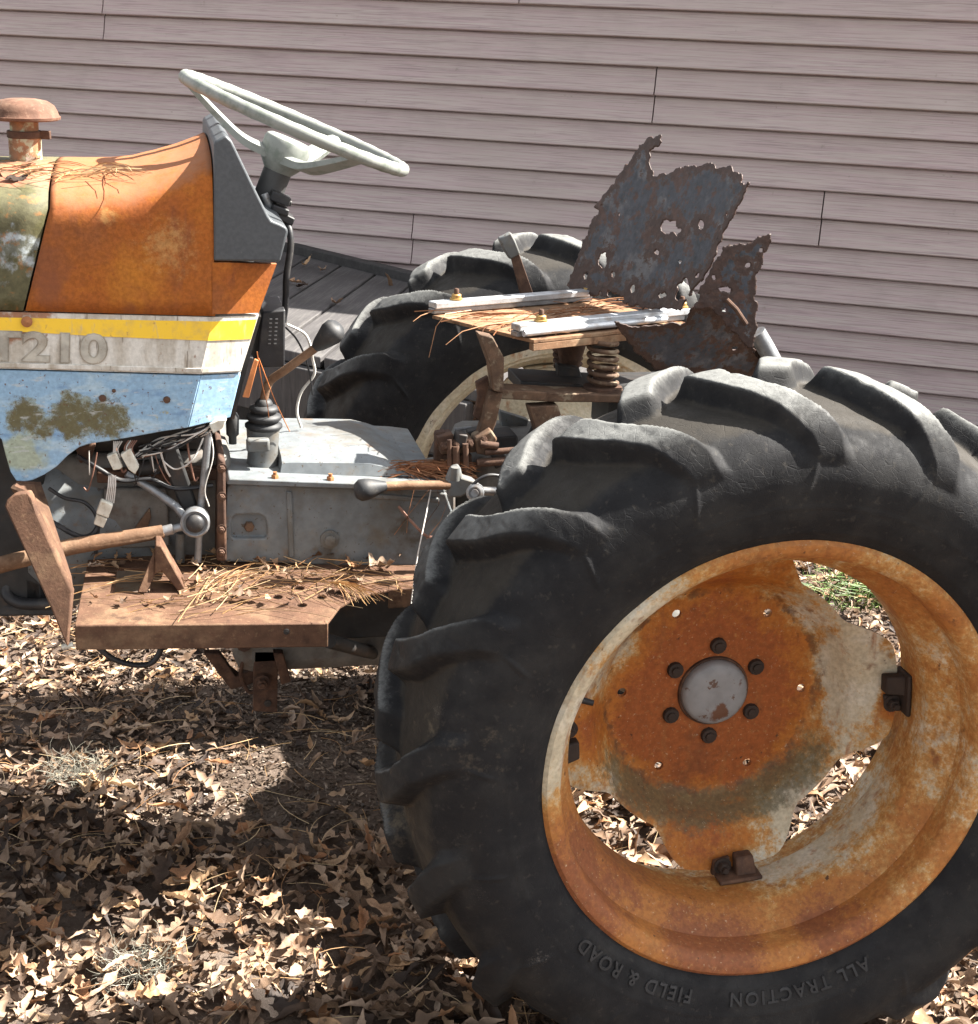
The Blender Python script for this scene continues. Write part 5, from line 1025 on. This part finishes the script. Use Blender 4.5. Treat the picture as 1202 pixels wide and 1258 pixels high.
# ================================================================== LITTER
def leaf_shape(nsec, seed, lobes=True):
    """one oak leaf, length 1 along +x, three vertices per section, folded and curled"""
    rr = random.Random(seed); vs = []; L = 1.0
    k = rr.choice([2.0, 2.5, 3.0, 3.5, 4.2]); amp = rr.uniform(0.55, 0.82) if lobes else 0.12; W = rr.uniform(0.15, 0.34) if lobes else rr.uniform(0.11, 0.2)
    curl = rr.uniform(-1.6, 2.2); fold = rr.uniform(0.1, 1.5); twist = rr.uniform(-1.8, 1.8); bend = rr.uniform(-0.6, 0.6); tipc = rr.uniform(-1.2, 1.8)
    for i in range(nsec):
        t = i/(nsec-1)
        env = max(0.02, math.sin(math.pi*min(1, t*1.03+0.02))**0.75*(0.65+0.55*t)) if 0.06 < t else 0.03
        lob = 1-amp+amp*(0.5+0.5*math.cos(2*math.pi*k*(t-0.12)))
        w1 = W*env*lob*rr.uniform(0.85, 1.15); w2 = W*env*lob*rr.uniform(0.85, 1.15)
        if t > 0.985: w1 = w2 = 0.01
        x = t-0.5; z0 = curl*(x*x)*0.55 + tipc*max(0, t-0.6)**2*0.9; y0 = bend*x*x; tw = twist*(t-0.5)
        for sgn, w in ((-1, w1), (0, 0), (1, w2)):
            y = sgn*w*(1-0.25*min(1, fold)); z = abs(y)*fold + (y*y)*1.8*rr.uniform(0.3, 1.7)*(1 if fold < 0.7 else -0.8) + rr.gauss(0, 0.018)
            vs.append((x, y0 + y*math.cos(tw)-z*math.sin(tw)*0.5, z0 + z*math.cos(tw) + y*math.sin(tw)))
    fs = []
    for i in range(nsec-1):
        a = i*3; fs += [(a, a+1, a+4, a+3), (a+1, a+2, a+5, a+4)]
    v = np.array(vs); f = np.array(fs)
    if seed % 4 == 3:                                    # torn leaf: only part of the blade is left
        a = rr.randrange(0, nsec//2); b = min(nsec-1, a+nsec//2+1); v = v[a*3:b*3+3]; f = f[:2*(b-a)]; v[:, 0] -= v[:, 0].mean()
    v[:, 2] -= v[:, 2].min(); return v, f
def Rxyz(ax, ay, az):
    return np.array(Matrix.Rotation(az, 3, 'Z') @ Matrix.Rotation(ay, 3, 'Y') @ Matrix.Rotation(ax, 3, 'X'))
LV = [leaf_shape(10, 100+i, i % 4 != 0) for i in range(44)]; LH = [leaf_shape(19, 300+i, i % 5 != 0) for i in range(40)]
TYRE_EX = [(0.0, -0.06, 0.31), (0.0, 1.14, 1.51)]
placements = []
def dens(x, y):
    d = 1.0
    e = ((x+0.48)/0.44)**2 + ((y-0.95)/0.27)**2
    if e < 1: d *= 0.07 + 0.8*e*e                    # trodden bare soil under the gearbox
    e = ((x+0.30)/0.5)**2 + ((y-1.45)/0.35)**2
    if e < 1: d *= 0.6
    return d
def scatter(x0, x1, y0, y1, per_m2, smin, smax, tilt, lift):
    n = int((x1-x0)*(y1-y0)*per_m2)
    for i in range(n):
        x, y = random.uniform(x0, x1), random.uniform(y0, y1)
        if random.random() > dens(x, y): continue
        if any(abs(x) < 0.20 and a < y < b for _, a, b in TYRE_EX): continue
        sz = random.uniform(smin, smax); z = ground_z(x, y) + random.random()**1.6*lift*max(0.3, dens(x, y))
        placements.append((x, y, z, sz, random.gauss(0, tilt), random.gauss(0, tilt), random.uniform(0, 6.283)))
random.seed(21)
scatter(-1.7, 1.0, -0.15, 0.8, 1500, 0.036, 0.09, 0.36, 0.036); scatter(-1.7, 1.0, -0.15, 0.8, 900, 0.02, 0.05, 0.36, 0.03)
scatter(-1.7, 1.0, 0.8, 1.0, 2300, 0.03, 0.08, 0.36, 0.03)
scatter(-1.7, 1.6, 1.0, 2.4, 2100, 0.026, 0.064, 0.24, 0.018)
scatter(-2.4, 2.4, 2.4, 4.4, 420, 0.06, 0.11, 0.35, 0.03)
scatter(1.0, 2.2, 0.2, 1.0, 700, 0.06, 0.11, 0.35, 0.03)
scatter(-2.3, -1.7, 0.4, 2.4, 500, 0.06, 0.11, 0.35, 0.03)
scatter(-2.4, 2.8, -1.0, -0.15, 420, 0.05, 0.10, 0.35, 0.03); scatter(1.0, 2.8, -0.15, 0.2, 500, 0.05, 0.10, 0.35, 0.03); scatter(2.2, 4.2, 0.2, 2.4, 260, 0.06, 0.11, 0.35, 0.03)
def vis_size(p):
    u, v, d = proj(p[:3])
    if not (5 < u < 1197 and 5 < v < 1253): return 0
    if u > 600-0.16*max(0, 1180-v) and not (u > 1135 and v > 1120): return 0      # behind the near tyre
    if v < 1030: return 0
    return p[3]/d*(0.5+p[2]*25)
order = sorted(range(len(placements)), key=lambda i: -vis_size(placements[i])); single = set(order[:300])
LM = []
for i, (v, f) in enumerate(LH):
    me = npmesh('fallen_leaf', v, f); me.materials.append(MAT['leaf_single']); me.polygons.foreach_set('use_smooth', [True]*len(me.polygons)); LM.append(me)
def put_leaf(x, y, z, sz, ax, ay, az, label, group, k=None, name='fallen_leaf'):
    o = bpy.data.objects.new(name, random.choice(LM) if k is None else LM[k]); COL.objects.link(o)
    o.location = (x, y, z); o.rotation_euler = (ax, ay, az); o.scale = (sz, sz, sz); tag(o, label, 'leaf', group); return o
big_v, big_f, big_s = [], [], []; off = 0
for i, pl in enumerate(placements):
    x, y, z, sz, ax, ay, az = pl
    if i in single:
        put_leaf(x, y, z+0.006, sz, ax, ay, az, 'dry brown curled oak leaf lying loose in the foreground leaf litter', 'loose oak leaves in the foreground'); continue
    v, f = LV[random.randrange(len(LV))]; w = (v*sz) @ Rxyz(ax, ay, az).T + np.array((x, y, z+0.004))
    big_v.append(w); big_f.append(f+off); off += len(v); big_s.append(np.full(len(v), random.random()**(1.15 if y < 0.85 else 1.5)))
me = npmesh('leaf_litter', np.concatenate(big_v), np.concatenate(big_f), {'shade': np.concatenate(big_s)})
o = finish('leaf_litter', me, 'leaf_mass', None, (0, 0, 0), 180); tag(o, 'thick carpet of dead brown oak leaves covering the ground', 'leaf litter', kind='stuff')

# ---- needles, moss, grass: thin blades in one mesh each
def blades(name, items, mat, label, cat, kind='stuff', group=None):
    vs, fs, sh = [], [], []
    for pts, r, shade in items:
        k = len(pts); pts = [Vector(p) for p in pts]; o_ = len(vs)
        for i, p in enumerate(pts):
            t = (pts[min(i+1, k-1)]-pts[max(i-1, 0)]).normalized(); x, y, _ = frame(t); rr = r*(1-0.55*i/(k-1))
            for j in range(3): a = 2.094*j; vs.append(tuple(p+(x*math.cos(a)+y*math.sin(a))*rr)); sh.append(shade)
        for i in range(k-1):
            for j in range(3): fs.append((o_+i*3+j, o_+i*3+(j+1) % 3, o_+(i+1)*3+(j+1) % 3, o_+(i+1)*3+j))
    v = np.array(vs); c = (v.min(0)+v.max(0))/2; me = npmesh(name, v-c, np.array(fs), {'shade': np.array(sh)})
    o = finish(name, me, mat, None, Vector(c), 60); tag(o, label, cat, group, kind); return o
def needle(p, ang, L, lift=0.004, sag=0.02, r=0.0011, up=0.05):
    d = Vector((math.cos(ang), math.sin(ang), up)); n = Vector((-d.y, d.x, 0)); b = random.gauss(0, 0.10)*L; k = 6
    return ([Vector(p)+d*(L*(i/(k-1)-0.5)) + n*b*(1-(2*i/(k-1)-1)**2) + Vector((0, 0, lift - sag*abs(2*i/(k-1)-1)**2)) for i in range(k)], r, random.random())
random.seed(31)
it = []
def on_step(u0, u1, v0, v1, n, amin, amax, L0, L1, lift0, lift1, r=0.0010):
    for i in range(n):
        p = S(random.uniform(u0, u1), random.uniform(v0, v1)); it.append(needle(p, R(random.uniform(amin, amax)), random.uniform(L0, L1), random.uniform(lift0, lift1), 0.004, r*0.8, random.uniform(-0.05, 0.08)))
on_step(100, 395, 690, 760, 34, -25, 25, 0.06, 0.18, 0.003, 0.012); on_step(225, 320, 695, 750, 14, 25, 80, 0.08, 0.20, 0.003, 0.018, 0.0011)
on_step(250, 490, 684, 735, 40, -60, 60, 0.05, 0.16, 0.003, 0.016); on_step(340, 470, 690, 735, 22, -70, -20, 0.08, 0.18, 0.003, 0.02)
blades('pine_needles', it, 'needle', 'pale dry pine needles strewn across the rusty footboard', 'pine needles'); it = []
for i in range(26):                                      # fan of needles hanging over the step's right corner
    p = S(405, 722, 0.01); a = R(random.uniform(-78, -30)); L = random.uniform(0.06, 0.11); d = Vector((math.cos(a), math.sin(a)*0.7, 0))
    it.append(([p+d*0.0, p+d*L*0.5+Vector((0, 0, 0.004)), p+d*L*0.8+Vector((0, 0, -0.003)), p+d*L+Vector((0, 0, -0.016))], 0.001, random.random()))
blades('pine_needle_tuft', it, 'needle', 'tuft of pine needles fanning over the right corner of the footboard', 'pine needles'); it = []
for i in range(40):
    p = P(random.uniform(5, 85), random.uniform(202, 232), random.uniform(0.54, 0.72)); p.z = zsh(p.x)+0.032; it.append(needle(p, R(random.uniform(-60, 70)), random.uniform(0.04, 0.12), random.uniform(0.004, 0.016), 0.008))
for i in range(16):
    p = P(random.uniform(90, 150), random.uniform(206, 230), random.uniform(0.52, 0.62)); p.z = zsh(p.x)+0.032; it.append(needle(p, R(random.uniform(-75, 20)), random.uniform(0.05, 0.13), random.uniform(0.004, 0.016), 0.008))
blades('pine_needles', it, 'needle', 'dry pine needles lying on top of the rusted hood', 'pine needles'); it = []
for i in range(80):
    f, g = random.random(), random.random(); p = cA+(cB-cA)*f+((cD-cA)*g); it.append(needle(p, R(random.uniform(-30, 60)), random.uniform(0.04, 0.12), random.uniform(0.002, 0.010), 0.004))
pA, pB = cA+Vector((0, 0, 0.004)), cA+(cB-cA)*0.55+Vector((0, 0, 0.004))
for q, dx, dz in ((pA, -0.035, -0.012), (pA+Vector((0.02, -0.02, 0)), -0.03, -0.07), (pB, -0.07, -0.028)):
    it.append(([q+Vector((0.05, 0.03, 0.002)), q+Vector((0, 0, 0.002)), q+Vector((dx*0.6, -0.01, dz*0.25)), q+Vector((dx, -0.015, dz))], 0.0013, 0.9))
blades('pine_needles', it, 'needle_red', 'reddish pine needles caught on the seat base plate between the rails', 'pine needles'); it = []
for i in range(110):
    p = P(random.uniform(485, 560), random.uniform(566, 596), 0.60); p = Vector((p.x, p.y, P(500, 588, 0.60).z + random.uniform(0, 0.025))); it.append(needle(p, R(random.uniform(-60, 30)), random.uniform(0.05, 0.12), 0.004, 0.008))
for i in range(4):
    u = random.uniform(480, 540); p = P(u, random.uniform(640, 690), 0.53); it.append(([p, p+Vector((random.uniform(0, 0.03), 0.0, 0.03)), p+Vector((random.uniform(0.01, 0.05), 0.01, random.uniform(0.05, 0.10)))], 0.0007, random.random()))
blades('pine_needles', it, 'needle_red', 'red-brown pine needle heap behind the range lever on the transmission', 'pine needles'); it = []
# single leaves lying on the footboard, hood and deck
def step_leaf(u, v, sz, az, k, label, lift=0.008, ax=0.2):
    p = S(u, v, lift); put_leaf(p.x, p.y, p.z, sz, ax, random.uniform(-0.2, 0.2), az, label, None, k)
extra = [(118, 700, 'leaf scrap on the left end of the footboard behind the front bracket'), (150, 745, 'leaf scrap near the front edge left of the pedal stop'), (215, 742, 'leaf scrap in front of the pedal stop'), (238, 700, 'curled leaf just right of the pedal stop'), (262, 735, 'leaf scrap left of the drilled holes in the footboard'), (350, 708, 'brown leaf between the drilled holes and the transmission'), (385, 712, 'broken leaf beside the needle tuft'), (440, 716, 'broken leaf on the narrowing right end of the footboard'), (320, 700, 'folded leaf in the middle of the footboard'), (420, 684, 'dark leaf at the foot of the transmission')]
for i, (u, v, t) in enumerate(extra): step_leaf(u, v, random.uniform(0.028, 0.05), random.uniform(0, 6), (i*5+2) % 24, t, 0.006, random.uniform(-0.4, 0.4))
step_leaf(301, 739, 0.058, R(-8), 2, 'narrow tan leaf near the front edge of the footboard')
for i, (u, v, sz, az, t) in enumerate(((405, 690, 0.07, 0.5, 'largest brown leaf on the footboard against the transmission'), (432, 700, 0.055, 1.9, 'brown leaf on the footboard just right of the largest one'), (470, 702, 0.075, -0.3, 'tan leaf at the right end of the footboard beside the tyre'), (462, 690, 0.06, 1.0, 'leaf on the footboard under the range lever'), (330, 688, 0.055, 2.4, 'small curled leaf on the footboard below the inspection recess'), (275, 690, 0.05, 0.2, 'small leaf on the footboard beneath the joint flange'), (372, 686, 0.05, -0.9, 'small leaf tucked at the back edge of the footboard'), (250, 716, 0.045, 0.8, 'thin leaf among the needles near the pedal stop'), (490, 690, 0.06, 0.4, 'leaf wedged between footboard and rear tyre'))):
    step_leaf(u, v, sz, az, (i*3+1) % 24, t, 0.008, random.uniform(-0.4, 0.5))
p = P(14, 226, 0.56); put_leaf(p.x, p.y, zsh(p.x)+0.03, 0.055, 0.3, 0.1, 0.4, 'pale dead leaf on the hood top at the picture edge', None, 4)
p = P(40, 206, 0.66); put_leaf(p.x, p.y, zsh(p.x)+0.044, 0.05, 0.3, 0.1, 1.4, 'tan leaf on the hood top behind the needles', None, 6)
for i, (u, v, t) in enumerate(((376, 325, 'leaf scrap on the deck near its wall-side beam'), (398, 333, 'leaf scrap on the deck right below the wall-side beam'), (362, 347, 'larger leaf scrap on the deck beside the black cable'), (372, 352, 'brown leaf scrap on the deck board right of the cable'), (412, 372, 'tiny leaf scrap in the gap between two deck boards'), (478, 348, 'upright curled leaf at the deck corner by the far tyre'))):
    p = PZ(u, v, DZ+0.01); put_leaf(p.x, p.y, p.z, 0.09, random.uniform(-0.3, 0.3), random.uniform(-0.3, 0.3) if i < 5 else 1.2, random.uniform(0, 6), t, None, i)
# moss clumps and a twig
def clump(u, v, R0, n, name, label, mat='moss', h=0.012, L=(0.03, 0.08), cat='moss'):
    c = PZ(u, v, 0.05); it = []
    for i in range(n):
        a = random.uniform(0, 6.28); r = R0*random.random()**0.6; p = c+Vector((r*math.cos(a), r*math.sin(a), random.uniform(0.005, h)))
        pts = [p]; d = Vector((random.gauss(0, 1), random.gauss(0, 1), random.gauss(0, 0.4))).normalized()
        for k in range(5):
            d = (d+Vector((random.gauss(0, 0.5), random.gauss(0, 0.5), random.gauss(0, 0.4)))).normalized(); q = pts[-1]+d*random.uniform(*L)/5; q.z = max(q.z, 0.03); pts.append(q)
        it.append((pts, 0.0006, random.random()))
    return blades(name, it, mat, label, cat, None)
random.seed(77)
clump(98, 950, 0.065, 200, 'moss_clump', 'grey Spanish moss tangle in the sunlit strip by the bare soil'); clump(172, 1192, 0.05, 170, 'moss_clump', 'grey Spanish moss tangle among the sunlit leaves in the foreground')
it = []
for i in range(500):
    p = PZ(random.uniform(1040, 1100), random.uniform(715, 765), 0.0); p.x += random.uniform(-.15, .15); a = random.uniform(0, 6.28); L = random.uniform(0.05, 0.12)
    it.append(([p, p+Vector((math.cos(a)*L*0.3, math.sin(a)*L*0.3, L*0.6)), p+Vector((math.cos(a)*L*0.8, math.sin(a)*L*0.8, L*0.7))], 0.0016, random.random()))
blades('grass_tuft', it, 'grass', 'sparse green grass seen through the opening of the near wheel', 'grass')
tw = MB().tube(curve([PZ(210, 1070, 0.05), PZ(216, 1082, 0.07), PZ(240, 1082, 0.075), PZ(246, 1086, 0.06)], 6), 0.0016, 6).build('twig', 'twig'); tag(tw, 'short kinked twig standing out of the leaves in the middle foreground', 'twig')

it = []
for i in range(700):
    x, y = random.uniform(-1.4, 0.6), random.uniform(0.0, 2.2)
    if abs(x) < 0.25 and y < 0.33: continue
    it.append(needle((x, y, ground_z(x, y)+random.uniform(0.012, 0.04)), random.uniform(0, 6.28), random.uniform(0.05, 0.14), 0.004, 0.006, 0.0009, random.uniform(-0.15, 0.15)))
blades('ground_needles', it, 'needle', 'loose pine needles scattered over the leaf litter', 'pine needles')
it = []
for i in range(14000):
    x, y = random.uniform(-1.0, 0.2), random.uniform(0.75, 1.75); L = random.uniform(0.003, 0.013); a = random.uniform(0, 6.28); z = ground_z(x, y)+random.uniform(0.0005, 0.004)
    it.append(([(x, y, z), (x+math.cos(a)*L, y+math.sin(a)*L, z+random.uniform(-0.002, 0.005))], random.uniform(0.0010, 0.0034), random.random()))
blades('leaf_crumbs', it, 'crumb', 'crumbled leaf and bark bits on the bare trodden soil', 'debris')

sv, sf, ss = [], [], []; off = 0
random.seed(55)
for i in range(60):
    p = S(random.uniform(105, 500), random.uniform(684, 756) if i % 2 else random.uniform(684, 700), random.uniform(0.003, 0.010))
    if p.x > -0.60 and p.y < 0.42: continue
    v, f = LV[random.randrange(len(LV))]; w = (v*random.uniform(0.012, 0.034)) @ Rxyz(random.gauss(0, 0.3), random.gauss(0, 0.3), random.uniform(0, 6.28)).T + np.array(p)
    sv.append(w); sf.append(f+off); off += len(v); ss.append(np.full(len(v), random.random()))
o = finish('leaf_scraps', npmesh('leaf_scraps', np.concatenate(sv), np.concatenate(sf), {'shade': np.concatenate(ss)}), 'leaf_mass', None, (0, 0, 0), 180)
tag(o, 'small crumbled leaf scraps strewn over the footboard', 'debris', kind='stuff')
